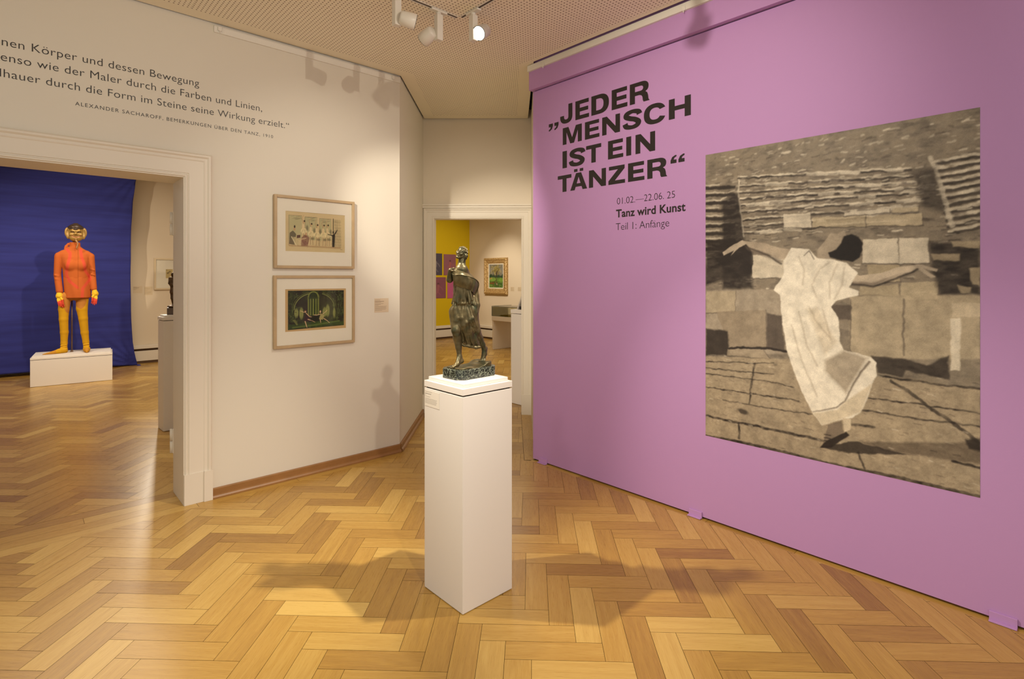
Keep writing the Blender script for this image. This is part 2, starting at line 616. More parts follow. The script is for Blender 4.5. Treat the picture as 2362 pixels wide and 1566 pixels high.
# ------------------------------------------------------------------ door casings
def casing(name, fr, u0, u1, top, w, depth, plinth, wall_t, mt=M_TRIM, crown=0.0):
    """architrave around an opening: stepped profile swept up, across and down"""
    prof = [(0.0, 0.0), (0.0, 0.012), (0.006, 0.020), (0.014, 0.020), (0.018, 0.014), (0.024, 0.014),
            (0.026, depth * .62), (w - 0.052, depth * .62), (w - 0.046, depth * .62 + 0.004), (w - 0.040, depth * .70),
            (w - 0.030, depth * .70), (w - 0.020, depth), (w - 0.010, depth), (w - 0.004, depth * .8), (w, depth * .55), (w, 0.0)]
    bm = bmesh.new()
    def ring(u, v, su, sv):
        return [bm.verts.new((u + su * a, v + sv * a, d)) for a, d in prof]
    r = [ring(u0, plinth, -1, 0), ring(u0, top, -1, 1), ring(u1, top, 1, 1), ring(u1, plinth, 1, 0)]
    for A, B in zip(r, r[1:]):
        for i in range(len(prof) - 1):
            bm.faces.new((A[i], A[i + 1], B[i + 1], B[i]))
    for s, u in ((-1, u0), (1, u1)):
        lo, hi = sorted((u + s * -0.002, u + s * (w - 0.045)))
        box(bm, lo, hi, 0, plinth, 0.0, depth * .62 + 0.006)
        lo, hi = sorted((u + s * (w - 0.05), u + s * (w + 0.002)))
        box(bm, lo, hi, 0, plinth, 0.0, depth + 0.004)
    # lining of the reveal
    box(bm, u0 - 0.012, u0 + 0.004, 0, top, -wall_t - 0.004, 0.012)
    box(bm, u1 - 0.004, u1 + 0.012, 0, top, -wall_t - 0.004, 0.012)
    box(bm, u0 - 0.012, u1 + 0.012, top - 0.004, top + 0.012, -wall_t - 0.004, 0.012)
    if crown:
        box(bm, u0 - w - 0.008, u1 + w + 0.008, top + w - 0.004, top + w + crown * .6, 0, depth + 0.008)
        box(bm, u0 - w - 0.018, u1 + w + 0.018, top + w + crown * .6, top + w + crown, 0, depth + 0.022)
    bmesh.ops.recalc_face_normals(bm, faces=bm.faces[:])
    return struct(name, bm, mt, fr.M)


casing('door_1', FL, DL0, DL1, DLH, DO1 - DL1, 0.032, 0.20, T)
casing('door_2', FB, bx0, bx1, bz, 0.118, 0.028, 0.22, 0.10, M_TRIM, 0.035)
# ------------------------------------------------------------------ rooms behind the doors
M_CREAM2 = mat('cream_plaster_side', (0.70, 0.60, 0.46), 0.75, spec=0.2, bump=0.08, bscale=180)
M_HEAT = mat('radiator_cover_paint', (0.74, 0.68, 0.58), 0.45)
M_TOE = mat('dark_slot_toe', (0.09, 0.045, 0.02), 0.6)
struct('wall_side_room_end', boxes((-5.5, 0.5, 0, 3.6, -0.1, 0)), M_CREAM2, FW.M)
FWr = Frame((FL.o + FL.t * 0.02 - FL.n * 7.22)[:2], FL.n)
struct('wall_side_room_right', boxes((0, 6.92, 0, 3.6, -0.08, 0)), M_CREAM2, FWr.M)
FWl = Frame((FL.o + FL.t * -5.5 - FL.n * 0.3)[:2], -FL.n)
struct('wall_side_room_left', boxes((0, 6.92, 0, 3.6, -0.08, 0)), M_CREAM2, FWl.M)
bm = bmesh.new()
vs = [bm.verts.new(tuple(FL.w(u, 3.5, d))) for u, d in ((-5.5, -0.3), (0.5, -0.3), (0.5, -7.22), (-5.5, -7.22))]
bm.faces.new(vs)
struct('ceiling_side_room', bm, M_CEIL)
struct('wall_far_yellow', boxes((-6.0, 0, 0, 3.7, -0.1, 0)), M_YELLOW, FY.M)
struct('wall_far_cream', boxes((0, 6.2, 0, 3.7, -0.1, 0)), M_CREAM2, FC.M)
bm = bmesh.new()
vs = [bm.verts.new(p) for p in ((-5.2, 6.0, 3.6), (3.2, 6.0, 3.6), (3.4, 9.2, 3.6), (CF[0], CF[1], 3.6), (-5.6, 9.6, 3.6))]
bm.faces.new(vs)
struct('ceiling_far_room', bm, M_CEIL)


def radiator_cover(name, fr, u0, u1, label):
    e = empty_m(name, fr.loc((u0 + u1) / 2, 0), label, 'radiator cover')
    a = (u1 - u0) / 2
    obj('top_shelf', boxes((-a, a, 0.255, 0.315, 0.003, 0.11)), M_HEAT, e, bevel=0.004)
    obj('front_panel', boxes((-a, a, 0.045, 0.215, 0.02, 0.10)), M_HEAT, e, bevel=0.003)
    obj('inner_slot', boxes((-a, a, 0.215, 0.255, 0.003, 0.06), (-a, a, 0.0, 0.045, 0.003, 0.085)), M_TOE, e)  # slot and toe filled with plain dark brown
    return e


hu0 = FW.at(300, 830, 0.1)[0]; hu1 = 0.35
radiator_cover('radiator_cover', FW, hu0 - 0.6, hu1, 'low white radiator cover behind the right edge of the blue cloth')
radiator_cover('radiator_cover', FY, -4.5, -0.11, 'low white radiator cover along the foot of the yellow wall')
radiator_cover('radiator_cover', FC, 0.0, 3.6, 'low white radiator cover under the gilt framed landscape painting')

# ------------------------------------------------------------------ pedestals
def pedestal(name, M, sx, sy, h, cap1, cap2, inset, label, cat='pedestal', over=0.004, gap=0.006):
    """box body, thin shadow gap, overhanging slab and an inset upper slab; base centre at M"""
    e = empty_m(name, M, label, cat)
    a, b = sx / 2, sy / 2
    obj('body', boxes((-a, a, -b, b, 0.003, h)), M_WHITE, e, bevel=0.002)
    bm = boxes((-a + 0.008, a - 0.008, -b + 0.008, b - 0.008, h, h + gap))
    obj('shadow_gap', bm, M_DARK, e)
    bm = boxes((-a - over, a + over, -b - over, b + over, h + gap, h + gap + cap1),
               (-a + inset, a - inset, -b + inset, b - inset, h + gap + cap1, h + gap + cap1 + cap2))
    obj('cap', bm, M_WHITE, e, bevel=0.002)
    return e, h + gap + cap1 + cap2


def fpt(px, py, z=0.0):
    y = F_PX * (EYE - z) / (py - HY)
    return Vector(((px - CX) / F_PX * y, y, z))


p_l, p_f, p_r = fpt(976.2, 1350.8), fpt(1065.7, 1421.3), fpt(1182, 1361.6)
ctr = (p_l + p_r) / 2 + Vector((0.003, 0, 0))
ang = math.atan2((p_r - p_f).y, (p_r - p_f).x)
PED_ANG = ang + math.radians(1.5)
PED, PED_TOP = pedestal('pedestal', Matrix.Translation(ctr) @ Matrix.Rotation(PED_ANG, 4, 'Z'), 0.298, 0.301, 0.965, 0.030, 0.018, 0.014,
                        'tall white pedestal in the middle of the parquet carrying the bronze walking woman', over=0.001)

# plinth under the costume
q0, q1 = fpt(69.3, 894.0), fpt(259.3, 876.5)
d = (q1 - q0).normalized(); w_ = (q1 - q0).length
nrm = Vector((-d.y, d.x, 0))
PLN_C = (q0 + q1) / 2 + nrm * 0.27
PLN_A = math.atan2(d.y, d.x)
PLN, PLN_TOP = pedestal('display_plinth', Matrix.Translation(PLN_C) @ Matrix.Rotation(PLN_A, 4, 'Z'), w_, 0.54, 0.362, 0.026, 0.022, 0.016,
                        'low long white plinth under the orange and yellow costume', 'plinth', 0.001)
# pedestal half hidden by the left door frame
s0 = fpt(376.8, 996.0)
td = Vector((0.70, 0.714, 0)); tn = Vector((-0.714, 0.70, 0))
c2 = s0 + td * 0.16 + tn * 0.10
P2, P2_TOP = pedestal('pedestal', Matrix.Translation(c2) @ Matrix.Rotation(math.atan2(td.y, td.x), 4, 'Z'), 0.32, 0.20, 1.07, 0.03, 0.018, 0.014,
                      'white pedestal half hidden behind the left door frame with a small dark figure')
# pedestal just inside the far door
c3 = Vector((-0.013, 6.42, 0)) + TR * 0.19 + TL * 0.17
P3 = empty_m('pedestal', Matrix.Translation(c3) @ Matrix.Rotation(math.atan2(TR.y, TR.x), 4, 'Z'), 'white pedestal just inside the far door with a tilted panel on top', 'pedestal')
obj('body', boxes((-0.19, 0.19, -0.17, 0.17, 0.003, 1.06)), M_WHITE, P3, bevel=0.002)
obj('cap', boxes((-0.193, 0.193, -0.173, 0.173, 1.066, 1.112)), M_WHITE, P3, bevel=0.002)
# ------------------------------------------------------------------ lettering
LET_D = 0.0006


def text_mesh(body, offset=0.0, spacing=1.0):
    c = bpy.data.curves.new('txt', 'FONT')
    c.body = body
    c.offset = offset
    c.space_character = spacing
    c.resolution_u = 4
    o = bpy.data.objects.new('txt', c)
    COL.objects.link(o)
    bpy.context.view_layer.update()
    me = bpy.data.meshes.new_from_object(o.evaluated_get(bpy.context.evaluated_depsgraph_get()))
    xs = [v.co.x for v in me.vertices]
    bpy.data.objects.remove(o)
    bpy.data.curves.remove(c)
    return me, min(xs), max(xs)


def text_line(name, fr, vis, px0, px1, base, prefix='', offset=0.0, spacing=1.0, parent=None, d=LET_D, label=None):
    """vis spans photo columns px0..px1 on the wall, baseline through photo point base; one part per word"""
    u0 = fr.at(px0, base[1], d)[0]; u1 = fr.at(px1, base[1], d)[0]
    v = fr.at(*base, d)[1]
    mv, a0, a1 = text_mesh(vis, offset, spacing)
    s = (u1 - u0) / (a1 - a0)
    bpy.data.meshes.remove(mv)
    full = prefix + vis
    me, f0, f1 = text_mesh(full, offset, spacing)
    words = full.split(' ')
    cuts = []
    for k in range(1, len(words)):
        t, x0, x1 = text_mesh(' '.join(words[:k]), offset, spacing)
        bpy.data.meshes.remove(t)
        cuts.append(x1 + 0.04)
    M = parent.matrix_world.inverted() @ fr.loc(u1 - f1 * s, v, d) @ Matrix.Diagonal((s, s, s, 1))
    V = [M @ q.co for q in me.vertices]
    for k in range(len(words)):
        lo = cuts[k - 1] if k else -1e9
        hi = cuts[k] if k < len(cuts) else 1e9
        used, faces = {}, []
        for p in me.polygons:
            if lo < p.center.x <= hi:
                faces.append([used.setdefault(i, len(used)) for i in p.vertices])
        vs = [None] * len(used)
        for i, j in used.items(): vs[j] = V[i]
        o = obj(name, (vs, faces), M_INK, parent)
        if label: o['label'] = label
    bpy.data.meshes.remove(me)


bpy.context.view_layer.update()
quote = empty_m('wall_quote', FL.loc(FL.at(330, 180)[0], 2.75), 'black lowercase quotation lettering over the big door on the cream wall', 'wall lettering')
bpy.context.view_layer.update()
text_line('word', FL, 'nen Körper und dessen Bewegung', 4.0, 459.4, (341, 175.0), 'sei', -0.006, 1.04, quote)
text_line('word', FL, 'enso wie der Maler durch die Farben und Linien,', 1.5, 604.6, (413.5, 220.0), 'eb', -0.006, 1.04, quote)
text_line('word', FL, 'lhauer durch die Form im Steine seine Wirkung erzielt.“', -0.5, 666.8, (249, 221.5), 'Bi', -0.006, 1.04, quote)
text_line('attribution_word', FL, 'ALEXANDER SACHAROFF, BEMERKUNGEN ÜBER DEN TANZ, 1910', 173.4, 629.8, (384.7, 277.9), '', 0.0, 1.22, quote, label='small spaced capitals under the quotation')

# heavy grotesque capitals drawn as filled outlines on a unit-height grid
ST, BAR = 0.27, 0.205     # stem and bar weights in cap heights


def arc(cx, cy, rx, ry, a0, a1, n=14, p=2.35):
    out = []
    for i in range(n + 1):
        t = math.radians(a0 + (a1 - a0) * i / n)
        c, s = math.cos(t), math.sin(t)
        out.append((cx + rx * math.copysign(abs(c) ** (2 / p), c), cy + ry * math.copysign(abs(s) ** (2 / p), s)))
    return out


def R_(x0, y0, x1, y1): return [(x0, y0), (x1, y0), (x1, y1), (x0, y1)]


def stroke(cpts, ws):
    """variable-width ribbon along a smooth centre line"""
    P = []
    n = len(cpts)
    for i in range(n - 1):
        p0 = np.array(cpts[max(i - 1, 0)]); p1 = np.array(cpts[i]); p2 = np.array(cpts[i + 1]); p3 = np.array(cpts[min(i + 2, n - 1)])
        for k in range(8):
            t = k / 8
            q = 0.5 * ((2 * p1) + (-p0 + p2) * t + (2 * p0 - 5 * p1 + 4 * p2 - p3) * t * t + (-p0 + 3 * p1 - 3 * p2 + p3) * t ** 3)
            P.append((q, ws[i] * (1 - t) + ws[i + 1] * t))
    P.append((np.array(cpts[-1]), ws[-1]))
    l, r = [], []
    for i, (q, w) in enumerate(P):
        d = P[min(i + 1, len(P) - 1)][0] - P[max(i - 1, 0)][0]
        d = d / (np.linalg.norm(d) + 1e-9)
        nrm = np.array((-d[1], d[0])) * w / 2
        l.append(tuple(q + nrm)); r.append(tuple(q - nrm))
    return l + r[::-1]


def glyph(ch):
    """returns (width, [loops]) ; overlapping solids are separate entries"""
    s, b = ST, BAR
    if ch == 'I': return s, [[R_(0, 0, s, 1)]]
    if ch == 'E': return .82, [[[(0, 0), (.82, 0), (.82, b), (s, b), (s, .40), (.77, .40), (.77, .60), (s, .60), (s, 1 - b), (.80, 1 - b), (.80, 1), (0, 1)]]]
    if ch == 'T': return .92, [[[(.46 - s / 2, 0), (.46 + s / 2, 0), (.46 + s / 2, 1 - b - .01), (.92, 1 - b - .01), (.92, 1), (0, 1), (0, 1 - b - .01), (.46 - s / 2, 1 - b - .01)]]]
    if ch == 'H': return .98, [[[(0, 0), (s, 0), (s, .40), (.98 - s, .40), (.98 - s, 0), (.98, 0), (.98, 1), (.98 - s, 1), (.98 - s, .62), (s, .62), (s, 1), (0, 1)]]]
    if ch == 'N': return 1.0, [[[(0, 0), (s - .02, 0), (s - .02, .62), (1 - s, 0), (1, 0), (1, 1), (1.02 - s, 1), (1.02 - s, .38), (s, 1), (0, 1)]]]
    if ch == 'M': return 1.18, [[[(0, 0), (.24, 0), (.24, .70), (.47, 0), (.71, 0), (.94, .70), (.94, 0), (1.18, 0), (1.18, 1), (.82, 1), (.59, .34), (.36, 1), (0, 1)]]]
    if ch == 'Z': return .90, [[[(0, 0), (.90, 0), (.90, b), (.36, b), (.88, 1 - b + .01), (.88, 1), (.03, 1), (.03, 1 - b), (.52, 1 - b), (0, b)]]]
    if ch in 'AÄ':
        L = [[[(0, 0), (.285, 0), (.345, .19), (.715, .19), (.775, 0), (1.06, 0), (.69, 1), (.37, 1)], [(.41, .38), (.65, .38), (.53, .76)]]]
        if ch == 'Ä':
            L += [[R_(.24, 1.07, .46, 1.24)], [R_(.60, 1.07, .82, 1.24)]]
        return 1.06, L
    if ch == 'D':
        o = [(0, 0), (.46, 0)] + arc(.46, .5, .50, .5, -90, 90, 18)[1:-1] + [(.46, 1), (0, 1)]
        i = [(s, b), (.42, b)] + arc(.42, .5, .25, .5 - b, -90, 90, 14)[1:-1] + [(.42, 1 - b), (s, 1 - b)]
        return .96, [[o, i]]
    if ch == 'R':
        o = [(0, 0), (s, 0), (s, .37), (.50, .37)] + [(.60, .33), (.65, .25), (.67, .08), (.71, 0), (1.0, 0), (1.0, .03), (.955, .08), (.935, .26), (.895, .40), (.80, .48)] + \
            arc(.60, .72, .36, .28, -40, 90, 12) + [(.60, 1), (0, 1)]
        i = [(s, .565), (.54, .565)] + arc(.54, .685, .145, .12, -90, 90, 10)[1:-1] + [(.54, .805), (s, .805)]
        return 1.0, [[o, i]]
    if ch == 'J':
        o = [(.54, 1), (.80, 1), (.80, .36)] + arc(.40, .36, .40, .385, 0, -180, 20)[1:] + [(0, .42), (.26, .42), (.26, .36)] + arc(.40, .34, .14, .15, 180, 360, 10)[1:] + [(.54, .36)]
        return .80, [[o]]
    if ch == 'C':
        o = arc(.52, .5, .52, .525, 22, 338, 34)
        i = arc(.53, .5, .255, .30, 330, 30, 26)
        return 1.02, [[o + i]]
    if ch == 'S':
        c = [(.83, .70), (.77, .84), (.50, .915), (.22, .84), (.17, .69), (.36, .565), (.60, .47), (.78, .31), (.70, .145), (.45, .085), (.18, .16), (.11, .33)]
        w = [.27, .255, .205, .25, .27, .25, .25, .27, .25, .205, .255, .27]
        return .94, [('strip', stroke(c, w))]
    if ch == 'lq':   # low opening quote pair
        L = []
        for x in (0, .34):
            L.append([[(x, .0), (x + .25, 0), (x + .25, -.14), (x + .19, -.31), (x + .06, -.40), (x + .0, -.40), (x + .0, -.33), (x + .09, -.27), (x + .12, -.18), (x, -.18)]])
        return .59, [[[(px, py + .18) for px, py in l] for l in g] for g in L]
    if ch == 'rq':   # high closing quote pair
        L = []
        for x in (0, .34):
            L.append([[(x + .26, .60), (x, .60), (x, .75), (x + .07, .92), (x + .20, 1.0), (x + .26, 1.0), (x + .26, .93), (x + .17, .87), (x + .14, .78), (x + .26, .78)]])
        return .60, L
    raise KeyError(ch)


def glyph_mesh(bm, ch, fr, u0, u1, v0, h, d):
    w, solids = glyph(ch)
    for loops in solids:
        if loops[0] == 'strip':
            q = [bm.verts.new((u0 + (u1 - u0) * x / w, v0 + h * y, d)) for x, y in loops[1]]
            n = len(q) // 2
            for i in range(n - 1):
                bm.faces.new((q[i], q[i + 1], q[2 * n - 2 - i], q[2 * n - 1 - i]))
            bmesh.ops.recalc_face_normals(bm, faces=bm.faces[:])
            continue
        es = []
        for lp in loops:
            vs = [bm.verts.new((u0 + (u1 - u0) * x / w, v0 + h * y, d)) for x, y in lp]
            es += [bm.edges.new((vs[i], vs[(i + 1) % len(vs)])) for i in range(len(vs))]
        bmesh.ops.triangle_fill(bm, use_beauty=True, use_dissolve=False, edges=es, normal=(0, 0, 1))


ZT = lambda x, y: (1200 + x / 3.641, 130 + y / 3.641)
title = empty_m('exhibition_title', FR.loc(FR.at(1430, 310)[0], 2.3), 'big black capital title lettering on the pink wall left of the mural', 'wall lettering')
bpy.context.view_layer.update()
TLINES = [
    ([('lq', 240, 322), ('J', 335, 438), ('E', 463, 578), ('D', 597, 745), ('E', 768, 900), ('R', 920, 1085)], (465, 380, 537)),
    ([('M', 357, 517), ('E', 543, 665), ('N', 688, 838), ('S', 862, 1020), ('C', 1038, 1220), ('H', 1248, 1433)], (357, 605, 746)),
    ([('I', 355, 392), ('S', 410, 545), ('T', 553, 680), ('E', 737, 865), ('I', 890, 932), ('N', 968, 1133)], (355, 800, 942)),
    ([('T', 315, 430), ('Ä', 420, 562), ('N', 577, 720), ('Z', 740, 880), ('E', 905, 1043), ('R', 1067, 1233), ('rq', 1262, 1380)], (355, 1001, 1140)),
]
for chars, (xr, yt, yb) in TLINES:
    v1 = FR.at(*ZT(xr, yt), LET_D)[1]; v0 = FR.at(*ZT(xr, yb), LET_D)[1]
    for ch, xa, xb in chars:
        bm = bmesh.new()
        ua = FR.at(ZT(xa, 0)[0], 300, LET_D)[0]; ub = FR.at(ZT(xb, 0)[0], 300, LET_D)[0]
        glyph_mesh(bm, ch, FR, ua, ub, v0, v1 - v0, LET_D)
        bm.transform(title.matrix_world.inverted() @ FR.M)
        obj('quote_marks' if ch in ('lq', 'rq') else 'letter', bm, M_INK, title)
dates = empty_m('exhibition_dates', FR.loc(FR.at(1490, 495)[0], 1.9), 'small dates and subtitle lettering under the big black title', 'wall lettering')
bpy.context.view_layer.update()
text_line('word', FR, '01.02.—22.06. 25', 1423, 1557, (1424, 471.6), '', -0.012, 0.97, dates)
text_line('word', FR, 'Tanz wird Kunst', 1421, 1581.3, (1422, 501.4), '', 0.026, 1.03, dates, label='bold subtitle line')
text_line('word', FR, 'Teil 1: Anfänge', 1420.5, 1543.5, (1422, 531.2), '', -0.012, 0.97, dates)


# ------------------------------------------------------------------ prints: small painted colour grids
class Paint:
    """colour raster (linear light) with soft polygons, strokes and noise; becomes a coloured vertex grid"""

    def __init__(s, w, h, nx, ny, col, seed=1):
        s.w, s.h, s.nx, s.ny = w, h, nx, ny
        s.X, s.Y = np.meshgrid((np.arange(nx) + .5) / nx * w, (np.arange(ny) + .5) / ny * h)
        s.c = np.empty((ny, nx, 3)); s.c[:] = lin(col)
        s.px = w / nx
        s.rng = np.random.default_rng(seed)
        s.X0, s.Y0 = s.X, s.Y

    def noise(s, cx, cy, octv=1):
        """value noise with about cx by cy cells, 0..1"""
        out = np.zeros((s.ny, s.nx)); amp = 1; tot = 0
        for _ in range(octv):
            gx, gy = max(2, int(cx)), max(2, int(cy))
            g = s.rng.random((gy + 2, gx + 2))
            x = s.X0 / s.w * gx; y = s.Y0 / s.h * gy
            i = np.clip(x.astype(int), 0, gx); j = np.clip(y.astype(int), 0, gy)
            fx = x - i; fy = y - j
            fx = fx * fx * (3 - 2 * fx); fy = fy * fy * (3 - 2 * fy)
            v = (g[j, i] * (1 - fx) + g[j, i + 1] * fx) * (1 - fy) + (g[j + 1, i] * (1 - fx) + g[j + 1, i + 1] * fx) * fy
            out += v * amp; tot += amp; amp *= .55; cx *= 2; cy *= 2
        return out / tot

    def warp(s, amt, cells):
        s.X, s.Y = s.X0, s.Y0
        a = s.noise(cells, cells * s.h / s.w, 3) - .5; b = s.noise(cells, cells * s.h / s.w, 3) - .5
        s.X = s.X0 + a * amt * 2; s.Y = s.Y0 + b * amt * 2

    def blur(s, n=1):
        for _ in range(n):
            c = np.pad(s.c, ((1, 1), (1, 1), (0, 0)), 'edge')
            c = (c[:-2] + 2 * c[1:-1] + c[2:]) / 4
            s.c = (c[:, :-2] + 2 * c[:, 1:-1] + c[:, 2:]) / 4

    def blend(s, m, col):
        c = np.array(lin(col)) if len(np.shape(col)) == 1 else col
        s.c += np.clip(m, 0, 1)[..., None] * (c - s.c)

    def inside(s, pts, soft=None):
        """soft mask of a polygon from the signed distance to its edges"""
        soft = soft or s.px * 1.2
        xs = [p[0] for p in pts]; ys = [p[1] for p in pts]
        x0, x1 = min(xs) - soft * 2, max(xs) + soft * 2
        y0, y1 = min(ys) - soft * 2, max(ys) + soft * 2
        i0, i1 = max(0, int(x0 / s.w * s.nx)), min(s.nx, int(x1 / s.w * s.nx) + 2)
        j0, j1 = max(0, int(y0 / s.h * s.ny)), min(s.ny, int(y1 / s.h * s.ny) + 2)
        m = np.zeros((s.ny, s.nx))
        if i1 <= i0 or j1 <= j0: return m
        X, Y = s.X[j0:j1, i0:i1], s.Y[j0:j1, i0:i1]
        ins = np.zeros(X.shape, bool); dist = np.full(X.shape, 1e9)
        for (ax, ay), (bx, by) in zip(pts, pts[1:] + pts[:1]):
            cond = ((ay > Y) != (by > Y))
            with np.errstate(divide='ignore', invalid='ignore'):
                xi = (bx - ax) * (Y - ay) / ((by - ay) if by != ay else 1e-12) + ax
            ins ^= cond & (X < xi)
            dx, dy = bx - ax, by - ay
            t = np.clip(((X - ax) * dx + (Y - ay) * dy) / (dx * dx + dy * dy + 1e-12), 0, 1)
            dist = np.minimum(dist, np.hypot(X - ax - t * dx, Y - ay - t * dy))
        sd = np.where(ins, dist, -dist)
        m[j0:j1, i0:i1] = np.clip(sd / soft + .5, 0, 1)
        return m

    def poly(s, pts, col, a=1.0, soft=None, tex=None):
        m = s.inside([tuple(p) for p in pts], soft) * a
        if tex is not None: m = m * tex
        s.blend(m, col)
        return m

    def stroke(s, pts, wd, col, a=1.0, tex=None, soft=None):
        soft = soft or s.px * 1.2
        ws = wd if isinstance(wd, (list, tuple)) else [wd] * len(pts)
        wm = max(ws)
        xs = [p[0] for p in pts]; ys = [p[1] for p in pts]
        i0, i1 = max(0, int((min(xs) - wm - soft) / s.w * s.nx)), min(s.nx, int((max(xs) + wm + soft) / s.w * s.nx) + 2)
        j0, j1 = max(0, int((min(ys) - wm - soft) / s.h * s.ny)), min(s.ny, int((max(ys) + wm + soft) / s.h * s.ny) + 2)
        if i1 <= i0 or j1 <= j0: return
        X, Y = s.X[j0:j1, i0:i1], s.Y[j0:j1, i0:i1]
        sd = np.full(X.shape, -1e9)
        for k in range(len(pts) - 1):
            (ax, ay), (bx, by) = pts[k], pts[k + 1]
            dx, dy = bx - ax, by - ay
            t = np.clip(((X - ax) * dx + (Y - ay) * dy) / (dx * dx + dy * dy + 1e-12), 0, 1)
            sd = np.maximum(sd, (ws[k] * (1 - t) + ws[k + 1] * t) / 2 - np.hypot(X - ax - t * dx, Y - ay - t * dy))
        m = np.zeros((s.ny, s.nx))
        m[j0:j1, i0:i1] = np.clip(sd / soft + .5, 0, 1) * a
        if tex is not None: m *= tex
        s.blend(m, col)

    def ell(s, cx, cy, rx, ry, col, a=1.0, soft=0.25, rot=0.0):
        c_, s_ = math.cos(rot), math.sin(rot)
        X, Y = s.X - cx, s.Y - cy
        q = np.sqrt(((X * c_ + Y * s_) / rx) ** 2 + ((-X * s_ + Y * c_) / ry) ** 2)
        s.blend(np.clip((1 - q) / soft + .5, 0, 1) * a, col)

    def grain(s, amt, cells=None):
        n = s.rng.normal(0, amt, (s.ny, s.nx))
        s.c *= np.clip(1 + n, .3, 2)[..., None]

    def mesh(s, name, mt, parent, M, u0=0.0, v0=0.0, d=0.0, thick=0.0):
        """grid spanning w by h with lower-left corner (u0, v0) in the frame M (y up); raster rows run upward"""
        nx, ny = s.nx, s.ny
        gx, gy = np.meshgrid(np.linspace(0, s.w, nx), np.linspace(0, s.h, ny))
        V = np.stack([gx.ravel() + u0, gy.ravel() + v0, np.full(nx * ny, d)], 1)
        idx = np.arange(nx * ny).reshape(ny, nx)
        Fq = np.stack([idx[:-1, :-1], idx[:-1, 1:], idx[1:, 1:], idx[1:, :-1]], -1).reshape(-1, 4)
        me = bpy.data.meshes.new(name)
        nv, nf = len(V), len(Fq)
        me.vertices.add(nv); me.vertices.foreach_set('co', V.ravel())
        me.loops.add(nf * 4); me.loops.foreach_set('vertex_index', Fq.ravel().astype(np.int32))
        me.polygons.add(nf)
        me.polygons.foreach_set('loop_start', np.arange(0, nf * 4, 4, dtype=np.int32))
        me.polygons.foreach_set('loop_total', np.full(nf, 4, dtype=np.int32))
        me.update(calc_edges=True)
        at = me.attributes.new('print', 'FLOAT_COLOR', 'POINT')
        rgba = np.ones((nv, 4)); rgba[:, :3] = np.clip(s.c, 0, 1).reshape(-1, 3)
        at.data.foreach_set('color', rgba.ravel())
        me.materials.append(mt)
        o = bpy.data.objects.new(name, me)
        if M is not None: o.matrix_world = M
        link(o, parent)
        return o


M_PRINT = vcol_mat('printed_paper', 0.7, 0.25)
M_MURAL = vcol_mat('printed_wall_foil', 0.55, 0.35, 0, 0.2, 240)
M_PAPER = mat('mat_board', (0.78, 0.725, 0.60), 0.8, spec=0.2)
M_ASH = mat('pale_ash_wood', (0.46, 0.33, 0.18), 0.45, mott=0.18, mscale=14)
def glass_mat(name, tint=(1, 1, 1), k=1.0):
    """thin pane: clear with a Fresnel reflection"""
    m = bpy.data.materials.new(name)
    m.use_nodes = True
    nt = m.node_tree; N = nt.nodes.new; K = nt.links.new
    nt.nodes.remove(nt.nodes['Principled BSDF'])
    tr = N('ShaderNodeBsdfTransparent'); tr.inputs[0].default_value = (*tint, 1)
    gl = N('ShaderNodeBsdfGlossy'); gl.inputs['Roughness'].default_value = 0.02
    fr = N('ShaderNodeFresnel'); fr.inputs['IOR'].default_value = 1.35
    ml = N('ShaderNodeMath'); ml.operation = 'MULTIPLY'; ml.inputs[1].default_value = k
    K(fr.outputs[0], ml.inputs[0])
    mx = N('ShaderNodeMixShader'); K(ml.outputs[0], mx.inputs[0]); K(tr.outputs[0], mx.inputs[1]); K(gl.outputs[0], mx.inputs[2])
    K(mx.outputs[0], nt.nodes['Material Output'].inputs[0])
    return m


M_GLASS = glass_mat('picture_glass', (1, 1, 1), 0.6)


def quad_avg(fr, d, tl, tr, br, bl):
    a, b, c, e = (fr.at(*p, d) for p in (tl, tr, br, bl))
    return (a[0] + e[0]) / 2, (b[0] + c[0]) / 2, (c[1] + e[1]) / 2, (a[1] + b[1]) / 2


def frame_bars(w, h, fw, z0, z1, lip=0.004):
    return boxes((-w / 2, -w / 2 + fw, -h / 2, h / 2, z0, z1), (w / 2 - fw, w / 2, -h / 2, h / 2, z0, z1),
                 (-w / 2 + fw, w / 2 - fw, h / 2 - fw, h / 2, z0, z1), (-w / 2 + fw, w / 2 - fw, -h / 2, -h / 2 + fw, z0, z1))


def caption(name, fr, u0, u1, v0, v1, label, lines, col=(214, 196, 170), ink=(110, 88, 66), seed=3, M=None, d0=0.0):
    """small printed label card: card and rows of illegible print"""
    w, h = u1 - u0, v1 - v0
    MM = (fr.loc((u0 + u1) / 2, (v0 + v1) / 2, d0) if M is None else M)
    e = empty_m(name, MM, label, 'caption label', 'small caption labels')
    obj('card', boxes((-w / 2, w / 2, -h / 2, h / 2, 0.0, 0.0012)), mat('caption_card', lin(col), 0.7, spec=0.2), e)
    p = Paint(w, h, 90, int(90 * h / w), col, seed)
    for y, x1, bold in lines:
        x = 0.04
        while x < x1:
            l = p.rng.uniform(.02, .09)
            p.stroke([(x * w, y * h), (min(x + l, x1) * w, y * h)], h * (.030 if bold else .020), ink, .9 if bold else .75)
            x += l + .016
    p.mesh('print', M_PRINT, e, None, -w / 2, -h / 2, 0.0015)
    return e


